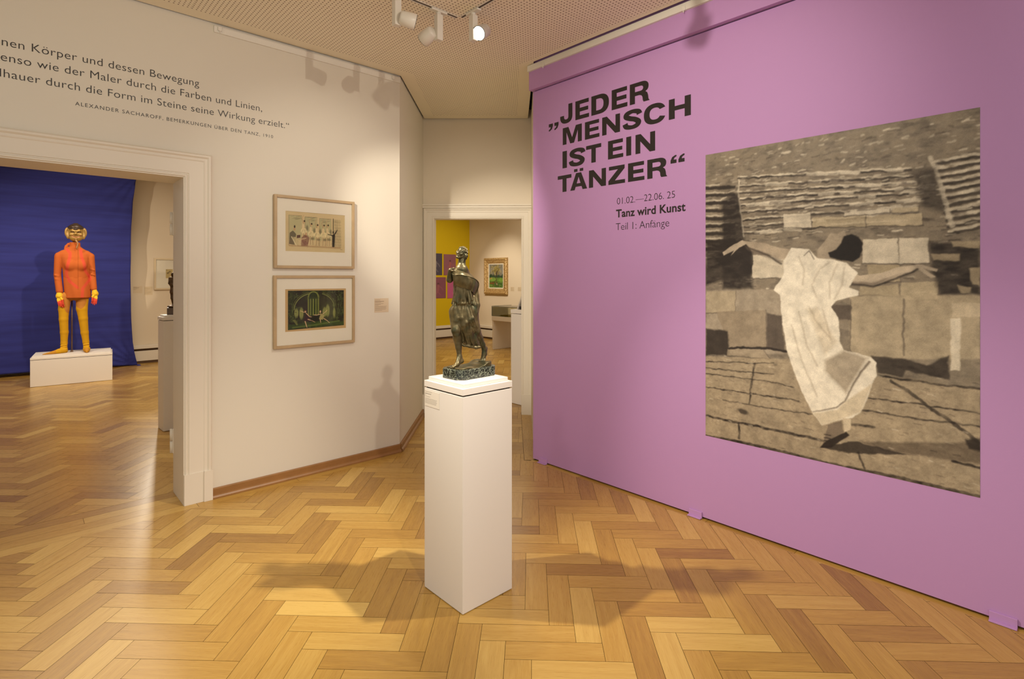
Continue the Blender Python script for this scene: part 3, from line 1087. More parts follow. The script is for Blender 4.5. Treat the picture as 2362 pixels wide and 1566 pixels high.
CAP_LINES = [(.88, .40, 0), (.78, .66, 1), (.72, .46, 0), (.63, .62, 0), (.56, .44, 0), (.50, .28, 0), (.43, .86, 0), (.36, .80, 0), (.29, .84, 0), (.22, .78, 0), (.15, .52, 0)]
u0, v1 = FL.at(863.5, 688.5); u1, v0 = FL.at(896, 719.5)
caption('caption_card', FL, u0, u1, v0, v1, 'small caption card right of the two framed prints on the cream wall', CAP_LINES)
u0, v1 = FW.at(307, 660); u1, v0 = FW.at(328, 676)
caption('caption_card', FW, u0, u1, v0, v1, 'small caption next to the edge of the blue cloth', CAP_LINES[:6], (212, 194, 166))
u0, v1 = FW.at(333, 661); u1, v0 = FW.at(352, 680)
caption('caption_card', FW, u0, u1, v0, v1, 'small caption just left of the half hidden framed drawing', CAP_LINES, (208, 190, 160), (160, 138, 108))
u0, v1 = FC.at(1178, 662); u1, v0 = FC.at(1186, 671.8)
caption('caption_card', FC, u0, u1, v0, v1, 'small caption right of the gilt framed landscape, nearer to it', CAP_LINES, (204, 186, 158), (170, 150, 122))
u0, v1 = FC.at(1194.6, 662); u1, v0 = FC.at(1203, 671.8)
caption('caption_card', FC, u0, u1, v0, v1, 'small caption on the far wall beside the right door jamb', CAP_LINES, (204, 186, 158), (160, 140, 112))
# caption on the left face of the pedestal
pm = Matrix.Translation(ctr) @ Matrix.Rotation(PED_ANG, 4, 'Z')
# left visible face of the pedestal is its local -x side
ML = pm @ Matrix(((0, 0, -1, -0.149), (-1, 0, 0, 0.086), (0, 1, 0, 0.918), (0, 0, 0, 1)))
caption('caption_card', None, -0.06, 0.06, -0.038, 0.038, 'white caption label stuck on the left face of the tall front pedestal',
        [(.90, .52, 0), (.78, .44, 1), (.70, .10, 0), (.60, .38, 0), (.48, .84, 0), (.41, .80, 0), (.34, .84, 0), (.27, .80, 0), (.20, .78, 0)], (232, 224, 212), (70, 58, 48), 5, ML)
# ------------------------------------------------------------------ framed prints on the cream wall
PHD = 0.032


def framed(name, fr, corners, mat_in, art, painter, label, wood=M_ASH, fw=0.02, depth=0.032, glass=True, cat='framed picture', group=None):
    """corners/mat_in/art: photo points tl, tr, br, bl on the frame's front plane"""
    u0, u1, v0, v1 = quad_avg(fr, depth, *corners)
    w, h = u1 - u0, v1 - v0
    e = empty_m(name, fr.loc((u0 + u1) / 2, (v0 + v1) / 2), label, cat, group)
    cu, cv = (u0 + u1) / 2, (v0 + v1) / 2
    obj('frame', frame_bars(w, h, fw, 0.002, depth), wood, e, bevel=0.0015)
    a0, a1, b0, b1 = quad_avg(fr, 0.018, *art)
    bm = bmesh.new()
    x0, x1, y0, y1 = -w / 2 + fw * .6, w / 2 - fw * .6, -h / 2 + fw * .6, h / 2 - fw * .6
    p0, p1, q0_, q1_ = a0 - cu, a1 - cu, b0 - cv, b1 - cv
    for s in ((x0, x1, q1_, y1), (x0, x1, y0, q0_), (x0, p0, q0_, q1_), (p1, x1, q0_, q1_)):
        box(bm, s[0], s[1], s[2], s[3], 0.014, 0.018)
    obj('mat_board', bm, M_PAPER, e)
    p = painter(p1 - p0, q1_ - q0_)
    p.mesh('artwork', M_PRINT, e, None, p0, q0_, 0.015)
    obj('backing', boxes((x0, x1, y0, y1, 0.004, 0.012)), M_PAPER, e)
    if glass:
        obj('glass', boxes((x0, x1, y0, y1, 0.0205, 0.0225)), M_GLASS, e)
    return e


Z3 = lambda x, y: (600 + x / 3.729, 420 + y / 3.729)


def paint_rehearsal(w, h):
    """ink and wash: a row of dancers in pale skirts at a rehearsal, seated onlookers at the left"""
    p = Paint(w, h, 300, int(300 * h / w), (206, 186, 140), 11)
    S = lambda x, y: (x * w, y * h)
    n = p.noise(9, 6, 3)
    p.blend((n - .4) * .5, (190, 166, 116))
    ix0, ix1, iy0, iy1 = .055, .93, .13, .885
    for a, b, t in ((.055, .265, .90), (.315, .52, .885), (.56, .76, .87)):
        p.poly([S(a, .30), S(b, .30), S(b, t), S(a, t)], (168, 168, 126), .75, tex=.6 + .4 * p.noise(14, 10, 2))
        for k in range(16):
            x = p.rng.uniform(a + .01, b - .05)
            y = p.rng.uniform(t - .12, t - .01)
            p.stroke([S(x, y), S(x + .05, y + .02)], .0018, (70, 70, 48), .45)
        p.stroke([S(a, .15), S(a, t), S(b, t)], .002, (66, 60, 42), .8)
    p.poly([S(.79, .14), S(.94, .14), S(.93, .86), S(.79, .88)], (120, 112, 84), .45, tex=p.noise(22, 18, 2))
    for y in np.arange(.2, .86, .075):
        p.stroke([S(.82, y), S(.93, y)], .0016, (60, 54, 38), .6)
        for x in np.arange(.83 + p.rng.uniform(0, .02), .93, .032):
            p.stroke([S(x, y), S(x, y + .07)], .0014, (60, 54, 38), .5)
    p.stroke([S(.795, .14), S(.795, .88)], .007, (44, 40, 30), .8)
    dark = (40, 34, 28)
    for i, (x, y0, sc) in enumerate(((.30, .30, 1.0), (.42, .24, 1.05), (.52, .22, 1.06), (.63, .22, 1.0), (.70, .23, 1.0))):
        p.ell(x * w, (y0 + .22) * h, .055 * w * sc, .075 * h, (226, 210, 160), .95, .3)
        p.ell((x - .01) * w, (y0 + .33) * h, .02 * w, .075 * h, (218, 196, 150), .95, .3)
        p.ell((x) * w, (y0 + .455) * h, .013 * w, .035 * h, (200, 166, 120), .95, .4)
        p.ell((x + .006) * w, (y0 + .475) * h, .014 * w, .025 * h, dark, .9, .4)
        p.stroke([S(x - .01, y0 + .40), S(x - .035, y0 + .53), S(x - .005, y0 + .62)], .0035, (190, 158, 116), .95)
        p.stroke([S(x - .012, y0 + .40), S(x - .037, y0 + .53)], .001, dark, .8)
        for dx in (-.016, .016):
            p.stroke([S(x + dx, y0 + .16), S(x + dx * 1.4, y0 + .02), S(x + dx * 1.8, y0 - .08)], [.006, .0045, .003], (206, 176, 130), .95)
            p.stroke([S(x + dx + .008, y0 + .16), S(x + dx * 1.4 + .006, y0 - .06)], .0022, dark, .75)
        for k in range(9):
            a = p.rng.uniform(-.05, .05)
            p.stroke([S(x + a * .4, y0 + .26), S(x + a, y0 + .16)], .0010, (120, 104, 70), .6)
        p.ell((x + .05) * w, (y0 + .30) * h, .02 * w, .07 * h, (70, 68, 56), .6, .8)
        p.ell((x + .02) * w, (y0 + .10) * h, .03 * w, .03 * h, (70, 62, 46), .55, .9)
    # standing figure with raised arms at the right, seated pair at the left
    p.poly([S(.775, .14), S(.815, .14), S(.83, .46), S(.775, .46)], dark, .95)
    p.stroke([S(.80, .44), S(.845, .54), S(.865, .60)], [.012, .009, .004], dark, .95)
    p.stroke([S(.79, .44), S(.70, .47)], [.010, .005], dark, .9)
    p.ell(.795 * w, .53 * h, .013 * w, .035 * h, dark, .9, .4)
    p.poly([S(.06, .18), S(.16, .16), S(.17, .44), S(.12, .52), S(.07, .46)], (58, 50, 40), .75)
    p.poly([S(.12, .36), S(.20, .36), S(.21, .16), S(.15, .15)], (196, 180, 134), .8)
    p.stroke([S(.10, .36), S(.15, .22), S(.18, .14)], .007, (220, 206, 164), .9)
    p.ell(.145 * w, .56 * h, .014 * w, .045 * h, (190, 152, 108), .95, .4)
    p.ell(.148 * w, .62 * h, .013 * w, .035 * h, dark, .95, .3)
    p.poly([S(.18, .33), S(.24, .35), S(.24, .42), S(.185, .41)], (76, 40, 34), .9)
    p.poly([S(.25, .14), S(.36, .14), S(.39, .36), S(.33, .44), S(.26, .36)], (124, 76, 66), .85, tex=.5 + .6 * p.noise(20, 20, 2))
    p.stroke([S(.33, .34), S(.22, .30)], .007, (206, 176, 140), .9)
    p.ell(.335 * w, .45 * h, .014 * w, .04 * h, (196, 158, 116), .95, .4)
    for k in range(70):
        x = p.rng.uniform(.06, .92); y = p.rng.uniform(.12, .5)
        p.stroke([S(x, y), S(x + p.rng.normal(0, .012), y + p.rng.normal(0, .03))], .0012, dark, .5)
    p.poly([S(.055, .125), S(.93, .10), S(.93, .15), S(.055, .16)], (150, 112, 76), .45)
    p.stroke([S(.92, .085), S(.955, .08)], .0022, dark, .8)
    p.grain(.03)
    return p


def paint_grotto(w, h):
    """green stage scene: arched grotto, tall columns and two pairs of dancers"""
    p = Paint(w, h, 300, int(300 * h / w), (196, 164, 112), 12)
    S = lambda x, y: (x * w, y * h)
    q = [S(.045, .04), S(.965, .075), S(.965, .955), S(.045, .965)]
    m = p.poly(q, (38, 38, 24), 1.0)
    n1 = p.noise(10, 8, 4); n2 = p.noise(40, 26, 2)
    def B(mm, c, a=1): p.blend(mm * m * a, c)
    B(np.clip((n1 - .45) * 3, 0, 1), (62, 74, 34), .7)
    B(np.clip((n2 - .6) * 3, 0, 1), (96, 108, 50), .5)
    cx = lambda x: np.abs(p.X / w - x)
    B(np.clip(1 - np.hypot((p.X / w - .40) / .28, (p.Y / h - .55) / .40), 0, 1) ** .5, (56, 52, 40), .8)
    B(np.clip(1 - np.hypot((p.X / w - .72) / .20, (p.Y / h - .55) / .36), 0, 1) ** .5, (74, 70, 46), .7)
    for r, c_, wd in ((.30, (150, 158, 86), .006), (.325, (104, 112, 56), .005)):
        p.stroke([(w * (.44 + r * math.cos(t)), h * (.50 + 1.30 * r * math.sin(t))) for t in np.linspace(1.75, 3.1, 20)], wd, c_, .7)
        p.stroke([(w * (.50 + r * 1.0 * math.cos(t)), h * (.52 + 1.25 * r * math.sin(t))) for t in np.linspace(.1, 1.25, 20)], wd, c_, .5)
    arch = [S(.355, .36), S(.355, .72)] + [(w * (.448 + .093 * math.cos(t)), h * (.80 + .145 * math.sin(t))) for t in np.linspace(math.pi, 0, 14)] + [S(.54, .36)]
    p.poly(arch, (120, 128, 62), .9)
    ia = [S(.378, .36), S(.378, .72)] + [(w * (.448 + .07 * math.cos(t)), h * (.80 + .115 * math.sin(t))) for t in np.linspace(math.pi, 0, 14)] + [S(.518, .36)]
    p.poly(ia, (34, 46, 26), .95)
    for x, l in ((.405, .5), (.448, .65), (.492, .5)):
        p.poly([S(x - .012, .36), S(x + .012, .36), S(x + .010, .76), S(x - .010, .76)], (138, 146, 72), l + .25)
        p.poly([S(x + .004, .36), S(x + .014, .36), S(x + .012, .76), S(x + .004, .76)], (56, 66, 32), .7)
    p.poly([S(.365, .76), S(.53, .76), S(.53, .80), S(.365, .80)], (60, 68, 36), .7)
    for x, y, rx, ry in ((.175, .43, .032, .10), (.255, .42, .032, .13), (.635, .43, .034, .11), (.685, .46, .032, .14), (.795, .40, .02, .12)):
        p.ell(x * w, y * h, rx * w, ry * h, (146, 150, 84), .85, .5)
        p.stroke([S(x, y - ry), S(x, y + ry * .8)], .0016, (76, 84, 44), .8)
    for k in range(160):
        x = p.rng.choice([p.rng.uniform(.05, .2), p.rng.uniform(.74, .95)]); y = p.rng.uniform(.2, .93)
        dx, dy = p.rng.normal(.01, .02), p.rng.normal(.0, .05)
        p.stroke([S(x, y), S(min(.955, max(.05, x + dx)), min(.94, max(.05, y + dy)))], .002, (118, 134, 70) if p.rng.random() < .6 else (22, 26, 16), .6)
    p.poly([S(.05, .06), S(.96, .09), S(.96, .17), S(.6, .22), S(.05, .16)], (60, 84, 34), .55, .01)
    p.stroke([S(.12, .09), S(.5, .13), S(.88, .19)], .012, (106, 126, 54), .5)
    p.poly([S(.11, .28), S(.16, .27), S(.20, .15), S(.18, .14)], (130, 134, 70), .6)
    skin, cloth = (216, 180, 138), (58, 36, 36)
    p.poly([S(.28, .24), S(.34, .40), S(.39, .25), S(.36, .22)], cloth, .95)
    p.stroke([S(.315, .22), S(.335, .12), S(.345, .075)], [.007, .005, .003], skin, .95)
    p.stroke([S(.36, .27), S(.43, .23), S(.475, .19)], [.006, .005, .002], skin, .9)
    p.stroke([S(.30, .44), S(.24, .48)], .004, skin, .9)
    p.stroke([S(.33, .42), S(.38, .34), S(.42, .32)], .0045, skin, .95)
    p.ell(.318 * w, .465 * h, .013 * w, .033 * h, skin, .95, .4)
    p.ell(.318 * w, .485 * h, .013 * w, .02 * h, (80, 44, 26), .9, .4)
    p.poly([S(.54, .26), S(.60, .24), S(.63, .34), S(.57, .40)], (164, 154, 96), .95)
    p.stroke([S(.56, .38), S(.50, .36), S(.46, .37)], .0045, skin, .95)
    p.stroke([S(.56, .25), S(.57, .17)], [.006, .003], skin, .95)
    p.stroke([S(.62, .27), S(.68, .21), S(.715, .155)], [.006, .004, .003], skin, .9)
    p.ell(.562 * w, .44 * h, .012 * w, .032 * h, skin, .95, .4)
    p.stroke([S(.60, .38), S(.65, .43), S(.675, .47)], .004, skin, .9)
    p.poly([S(.40, .22), S(.54, .22), S(.53, .34), S(.41, .34)], (24, 20, 18), .6, .01)
    p.grain(.05)
    return p


framed('framed_print', FL, [Z3(125, 100), Z3(815, 172), Z3(812, 747), Z3(122, 738)], None,
       [Z3(220, 243), Z3(730, 290), Z3(727, 608), Z3(217, 592)], paint_rehearsal, 'upper ash framed print of dancers in pale skirts rehearsing')
framed('framed_print', FL, [Z3(120, 803), Z3(816, 803), Z3(816, 1378), Z3(120, 1437)], None,
       [Z3(217, 920), Z3(738, 917), Z3(738, 1255), Z3(215, 1288)], paint_grotto, 'lower ash framed print of a dark green stage scene')

# ------------------------------------------------------------------ mural: sepia print of a dancer before stone tiers
mu0, mu1, mv0, mv1 = quad_avg(FR, 0.001, (1628.2, 358.1), (2261, 246.5), (2260.3, 1146.7), (1627, 1004.9))
MW, MH = mu1 - mu0, mv1 - mv0
ZA = lambda x, y: (1620 + x / 3.4045, 240 + y / 3.4045)
ZB = lambda x, y: (1620 + x / 3.4045, 690 + y / 3.4045)


def paint_mural():
    p = Paint(MW, MH, 540, 720, (152, 138, 114), 21)
    def A(*pts): return [(lambda q: (q[0] - mu0, q[1] - mv0))(FR.at(*ZA(x, y), 0.001)) for x, y in pts]
    def Bp(*pts): return [(lambda q: (q[0] - mu0, q[1] - mv0))(FR.at(*ZB(x, y), 0.001)) for x, y in pts]
    light, mid, dk, vdk = (216, 202, 172), (172, 156, 130), (104, 90, 76), (66, 55, 48)
    hn = p.noise(26, 70, 4); fine = p.noise(110, 190, 2); big = p.noise(7, 9, 3)
    p.blend((hn - .35) * 1.1, (150, 133, 106)); p.blend((.5 - hn) * 1.6, dk)
    p.warp(.0065, 44)
    # hillside: scattered pale rubble, lying nearly level
    for k in range(420):
        x = p.rng.uniform(0, MW); y = p.rng.uniform(MH * .78, MH * .985)
        l = p.rng.uniform(.008, .05) * (1.3 if p.rng.random() < .2 else .7)
        p.stroke([(x, y), (x + l, y + p.rng.normal(.002, .003))], p.rng.uniform(.003, .010), light if p.rng.random() < .5 else dk, p.rng.uniform(.2, .6), soft=.006)
    # tiers of seats
    brk = p.noise(38, 60, 2)
    def tier(pts, wd, a=.9):
        p.stroke(pts, wd, light, a, tex=np.clip(.15 + 1.7 * (brk - .22), 0, 1), soft=.004)
        p.stroke([(x, y - wd * .95) for x, y in pts], wd * 1.0, vdk, a * .98, tex=.45 + .8 * hn, soft=.005)
    for k, (y0, y1) in enumerate(((575, 505), (640, 560), (690, 610), (740, 655), (790, 690), (845, 745), (905, 800), (960, 850), (1010, 900))):
        sx = 285 + k * 4
        bx = 1640 + k * 8
        pts = A((sx, y0), (sx + 330, y0 - (y0 - y1) * .28), (sx + 700, y0 - (y0 - y1) * .55), (bx, y1))
        tier(pts, .0095)
        for j in range(7):
            t = p.rng.uniform(0, 1); x = sx + (bx - sx) * t
            yy = y0 - (y0 - y1) * t
            q = A((x, yy + 6), (x + p.rng.uniform(40, 170), yy + 4))
            p.stroke(q, .016, p.rng.choice([0, 1]) and light or dk, .5, soft=.006)
    for k in range(11):
        y = 360 + k * 58
        p_ = A((1835 + k * 11, y + 90 - k * 3), (2183, y + 30 - k * 2))
        tier(p_, .014, .85)
    for k in range(520):
        x = p.rng.uniform(0, MW); y = p.rng.uniform(MH * .52, MH * .86)
        l = p.rng.uniform(.010, .045)
        p.stroke([(x, y), (x + l, y + l * .06 + p.rng.normal(0, .0015))], p.rng.uniform(.003, .008), (light, vdk, dk)[p.rng.integers(3)], p.rng.uniform(.25, .7), soft=.004)
    p.stroke(A((1790, 420), (1850, 560), (1905, 760), (1960, 960)), .017, light, .8, tex=.5 + .6 * fine, soft=.006)
    p.poly(A((1640, 520), (1830, 500), (1920, 860), (1720, 800)), vdk, .7, .03, tex=.4 + hn)
    p.stroke(A((290, 600), (280, 700), (300, 850), (325, 1040)), .010, light, .75, tex=.5 + .6 * fine)
    for k in range(9):
        y = 620 + k * 60
        p.stroke(A((30, y + 20), (130 + 40 * (k % 3), y + 14)), .009, light, .55, soft=.006)
        p.stroke(A((30, y + 42), (250, y + 34)), .020, vdk, .9, soft=.008)
    p.poly(A((160, 760), (280, 700), (330, 1060), (380, 1180), (400, 1450), (160, 1450)), vdk, .9, .02, tex=.55 + .8 * hn)
    p.poly(A((30, 1080), (400, 1080), (400, 1330), (30, 1420)), vdk, .9, .02, tex=.55 + .8 * hn)
    # pale cut blocks
    def block(pts, c=light, a=.92):
        p.poly(pts, c, a, .003, tex=.66 + .4 * big)
        p.stroke([pts[3], pts[2]], .007, vdk, .6, tex=.5 + .6 * hn)
        p.stroke([pts[1], pts[2]], .004, dk, .55)
    block(A((640, 870), (855, 855), (860, 968), (640, 975)))
    block(A((865, 892), (1285, 872), (1285, 965), (865, 968)), (186, 168, 132))
    block(A((1290, 878), (1730, 862), (1735, 955), (1290, 962)), (192, 174, 138))
    block(A((1110, 850), (1470, 822), (1475, 858), (1110, 880)))
    block(A((1490, 818), (1700, 808), (1700, 850), (1490, 856)), (196, 178, 142))
    block(A((1262, 1065), (1535, 1055), (1545, 1250), (1262, 1255)))
    block(A((1545, 1055), (1780, 1050), (1778, 1250), (1545, 1252)))
    block(A((1300, 1262), (1560, 1262), (1560, 1400), (1300, 1400)), (178, 160, 124))
    block(A((400, 1185), (650, 1200), (650, 1362), (395, 1372)))
    block(A((1565, 1405), (1860, 1395), (1850, 1540), (1560, 1540)), (190, 172, 136))
    block(A((1240, 1430), (1550, 1420), (1550, 1510), (1240, 1500)), (184, 166, 130))
    p.poly(A((1780, 1080), (2183, 1100), (2183, 1500), (1860, 1500), (1800, 1300)), vdk, .9, .02, tex=.5 + .8 * hn)
    for a in ((1790, 1170, 2020, 1180, 1230), (1950, 1080, 2183, 1075, 1130), (2090, 1290, 2183, 1280, 1420), (2000, 1420, 2110, 1440, 1490)):
        p.poly(A((a[0], a[1]), (a[2], a[3]), (a[2] - 10, a[4]), (a[0] + 20, a[4] - 6)), (176, 158, 124), .8, .006)
    # wall of big slabs behind the figure
    p.poly(A((30, 1462), (640, 1455), (640, 1566)) + Bp((640, 430), (30, 430)), mid, .85, .01, tex=.7 + .4 * big)
    p.poly(A((1160, 1500), (2183, 1500)) + Bp((2183, 470), (1160, 470)), (186, 168, 134), .9, .01, tex=.65 + .45 * big)
    block(A((30, 1470), (262, 1468)) + Bp((262, 110), (30, 110)), (182, 164, 130), .8)
    block(Bp((110, 100), (500, 80), (505, 375), (215, 378)), (158, 140, 112), .95)
    p.poly(Bp((505, 105), (620, 130), (650, 400), (505, 380)), dk, .9, .008)
    p.poly(Bp((30, 230), (200, 250), (210, 440), (30, 440)), vdk, .9, .012)
    p.stroke(Bp((210, 385), (520, 385), (660, 410)), .014, vdk, .95)
    block(Bp((195, 392), (480, 400), (535, 470), (195, 445)), (172, 154, 124), .9)
    p.stroke(Bp((1165, 5), (1165, 470)), .006, dk, .6)
    p.stroke(Bp((1580, 0), (1578, 440)), .008, dk, .7, tex=.5 + .6 * hn)
    p.poly(Bp((1950, 150), (2030, 150), (2020, 560), (1950, 560)), light, .9, .004)
    p.poly(Bp((1960, 30), (2183, 30), (2183, 140), (1960, 140)), (200, 182, 148), .9, .006)
    p.poly(Bp((1010, 40), (1165, 50), (1165, 160), (1060, 165)), dk, .85, .008)
    p.poly(Bp((1320, 440), (1600, 470), (1760, 520), (1930, 440), (1945, 630), (1600, 560), (1570, 610), (1380, 580)), vdk, .9, .008, tex=.65 + .5 * hn)
    # paving
    pv = Bp((30, 450), (680, 470), (1360, 590), (2183, 700), (2183, 1555), (24, 1072))
    p.poly(pv, (176, 157, 124), .92, .006, tex=.7 + .45 * big)
    p.poly(pv, (146, 128, 102), .35, .006, tex=np.clip((fine - .45) * 3, 0, 1))
    def crack(pts, wd=.006, a=.85): p.stroke(pts, wd, vdk, a, tex=.45 + .8 * p.noise(60, 60, 2), soft=.004)
    crack(Bp((30, 490), (380, 500), (560, 500)))
    crack(Bp((30, 540), (560, 590)), .007); crack(Bp((30, 585), (560, 650), (720, 690)), .006)
    crack(Bp((30, 690), (400, 740), (760, 800)), .007); crack(Bp((160, 790), (500, 850), (860, 900)), .006)
    crack(Bp((30, 915), (280, 965), (640, 1040), (960, 1110)), .014, .9)
    crack(Bp((415, 500), (385, 680), (370, 820)), .010); crack(Bp((290, 970), (290, 1090)), .013)
    crack(Bp((1370, 600), (1800, 660), (2183, 700)), .010); crack(Bp((1300, 775), (1740, 830), (2183, 895)), .007)
    crack(Bp((1250, 870), (1780, 950), (2183, 1000)), .008); crack(Bp((1480, 640), (1640, 740), (1900, 930), (2183, 1130)), .015, .8)
    p.poly(Bp((1240, 1115), (1500, 1120), (2183, 1130), (2183, 1290), (1640, 1220), (1400, 1180)), (104, 88, 70), .75, .012, tex=.6 + .5 * hn)
    p.poly(Bp((2060, 1100), (2183, 1090), (2183, 1190), (2090, 1170)), vdk, .9, .01)
    crack(Bp((1960, 1270), (2183, 1320)), .012, .9); crack(Bp((1220, 1200), (1270, 1330)), .010, .8)
    for k in range(260):
        x = p.rng.uniform(0, MW); y = p.rng.uniform(MH * .01, MH * .30)
        p.stroke([(x, y), (x + p.rng.uniform(.004, .03), y - p.rng.uniform(0, .004))], p.rng.uniform(.002, .005), (light, vdk, dk)[p.rng.integers(3)], p.rng.uniform(.2, .55), soft=.004)
    p.ell(*Bp((320, 880))[0], .030, .014, vdk, .8, .6, -.2)
    crack(Bp((24, 1070), (300, 1120), (640, 1195), (1000, 1290), (1500, 1390), (2183, 1550)), .016, .9)
    crack(Bp((1180, 985), (1350, 1000)), .012, .8)
    p.poly(Bp((930, 1160), (1170, 1110), (1620, 1220), (1150, 1210)), vdk, .85, .006)
    p.warp(.004, 40)
    # figure: swaying dancer, head thrown back, arms out
    skin, skind = (182, 164, 136), (116, 99, 82)
    p.poly(A((320, 1075), (480, 1092), (620, 1130), (700, 1140), (660, 1220), (600, 1215), (500, 1170), (390, 1155)), (178, 160, 132), 1, .003)
    p.stroke(A((340, 1120), (500, 1180), (620, 1255)), .010, vdk, .8, soft=.008)
    p.poly(A((330, 1110), (500, 1170), (600, 1215), (655, 1235), (620, 1250), (480, 1200), (360, 1150)), skind, .55, .012)
    p.poly(A((320, 1070), (250, 1100), (160, 1165), (170, 1190), (250, 1150), (225, 1190), (290, 1130), (350, 1100)), (182, 165, 138), 1, .003)
    p.poly(A((1140, 1310), (1240, 1345), (1400, 1330), (1560, 1275), (1650, 1265), (1700, 1290), (1560, 1350), (1340, 1425), (1150, 1400)), (196, 178, 148), 1, .003)
    p.stroke(A((1150, 1412), (1340, 1432), (1560, 1352), (1690, 1300)), .010, vdk, .8, soft=.008)
    p.poly(A((1150, 1390), (1340, 1400), (1560, 1330), (1340, 1425), (1140, 1420)), skind, .6, .01)
    p.poly(A((1640, 1265), (1720, 1260), (1850, 1295), (1840, 1315), (1740, 1290), (1830, 1360), (1790, 1368), (1700, 1300)), (180, 163, 136), 1, .003)
    p.poly(A((900, 1150), (960, 1080), (1010, 1010), (1060, 1020), (1110, 990), (1130, 1040), (1100, 1110), (1020, 1180), (990, 1230), (900, 1210)), (172, 155, 128), 1, .003)
    p.poly(A((1110, 1040), (1170, 1022), (1228, 1040), (1258, 1090), (1256, 1150), (1232, 1205), (1180, 1240), (1090, 1228), (1000, 1200), (985, 1170), (1050, 1140), (1090, 1095)), (52, 43, 38), 1, .006)
    dress = A((700, 1125), (840, 1140), (900, 1210), (1010, 1215), (1130, 1250), (1220, 1330), (1150, 1440), (1225, 1470), (1225, 1500), (1060, 1540)) + \
        Bp((1010, 60), (1065, 140), (1080, 260), (1075, 330), (1110, 400), (1240, 430), (1320, 450), (1362, 500), (1365, 600), (1335, 660), (1290, 790), (1240, 890), (1180, 930), (1060, 950), (940, 990), (870, 900), (790, 740), (720, 570), (665, 400), (640, 250), (620, 100)) + \
        A((612, 1500), (560, 1460), (640, 1340), (640, 1230))
    p.poly(dress, (232, 220, 192), 1, .004)
    p.poly(Bp((960, 480), (1110, 400), (1300, 460), (1220, 590), (1130, 740), (960, 560)), (150, 132, 104), .75, .02)
    p.poly(Bp((820, 80), (900, 60), (1010, 250), (1060, 330), (960, 440)), (198, 180, 146), .5, .02)
    for pts in (A((1000, 1240), (920, 1300), (860, 1420), (900, 1520)), A((1060, 1260), (1000, 1400), (1000, 1520)), A((1110, 1290), (1100, 1420), (1040, 1530)), A((760, 1200), (800, 1300), (790, 1420)),
                Bp((840, 60), (900, 180), (1000, 300)), Bp((940, 80), (980, 200), (1010, 320)), Bp((760, 100), (820, 360), (900, 520)), Bp((700, 200), (780, 480), (900, 760))):
        p.stroke(pts, .006, (150, 132, 104), .5, soft=.010)
    p.stroke(A((800, 1190), (840, 1150), (880, 1220)), .005, dk, .8)
    p.stroke(Bp((1310, 490), (1240, 580), (1170, 700), (1120, 800), (1050, 850), (870, 885)), [.012, .010, .008, .008, .007, .006], (112, 94, 74), .8, soft=.006)
    p.poly(Bp((870, 895), (1060, 865), (1150, 780), (1335, 660), (1240, 890), (1060, 950), (940, 990)), (206, 188, 152), .8, .008)
    p.poly(Bp((985, 985), (1090, 950), (1110, 1040), (1020, 1090), (940, 1150), (970, 1060)), (140, 123, 100), 1, .004)
    p.poly(Bp((1100, 930), (1165, 940), (1165, 1020), (1120, 1040)), (206, 188, 154), 1, .004)
    p.poly(Bp((1000, 1100), (1130, 1035), (1155, 1065), (1010, 1165), (925, 1165), (945, 1130)), (60, 48, 42), .95, .004)
    for y in (1060, 1085, 1108): p.stroke(Bp((960, y), (1010, y + 8)), .005, vdk, .9)
    p.c *= (1 + .10 * (p.noise(90, 120, 2) - .5))[..., None]
    p.blur(1)
    Lm = p.c.mean(2, keepdims=True)
    p.c *= np.clip((Lm / .27) ** .38, .38, 1.16)
    p.c *= np.clip(1 + .55 * (p.noise(34, 46, 4) - .5), .6, 1.4)[..., None]
    p.grain(.06)
    p.c *= np.array((.88, .92, 1.05))
    return p


mural = empty_m('mural_print', FR.loc(mu0 + MW / 2, mv0, 0.0005), 'large sepia photographic print of a dancer before stone tiers on the pink wall', 'mural')
obj('foil', boxes((-MW / 2, MW / 2, 0, MH, 0.0, 0.0006)), mat('foil_edge', lin((150, 130, 105)), 0.6), mural)
paint_mural().mesh('printed_image', M_MURAL, mural, None, -MW / 2, 0.0, 0.0009)
# ------------------------------------------------------------------ ceiling tracks and track spotlights
M_FIX = mat('fixture_white', (0.74, 0.70, 0.62), 0.35, spec=0.4)
M_RIM = mat('fixture_black_rim', (0.02, 0.02, 0.02), 0.4)
M_LENS = mat('lit_lens', (1.0, 0.93, 0.80), 0.2, emis=9.0)
M_LENSOFF = mat('lens_glass', (0.62, 0.58, 0.50), 0.15)
M_TRACKIN = mat('track_channel', (0.05, 0.03, 0.02), 0.6)
TK = Vector((-0.349, 3.598, 0))


def track(name, a, b, label):
    a, b = Vector(a), Vector(b)
    d = (b - a); L = d.length
    M = Matrix.Translation((a.x, a.y, CZ)) @ Matrix.Rotation(math.atan2(d.y, d.x), 4, 'Z')
    e = empty_m(name, M, label, 'light track')
    obj('rail', boxes((0.02, L, -0.017, -0.008, -0.004, 0.03), (0.02, L, 0.008, 0.017, -0.004, 0.03)), M_FIX, e)
    obj('channel', boxes((0.02, L, -0.008, 0.008, -0.0015, 0.03)), M_TRACKIN, e)
    return e


track('light_track', TK, TK - TL * 3.4, 'ceiling light track parallel to the cream wall holding two of the spotlights')
track('light_track', TK, TK + TR * 3.4, 'ceiling light track parallel to the pink wall holding the lit spotlight')


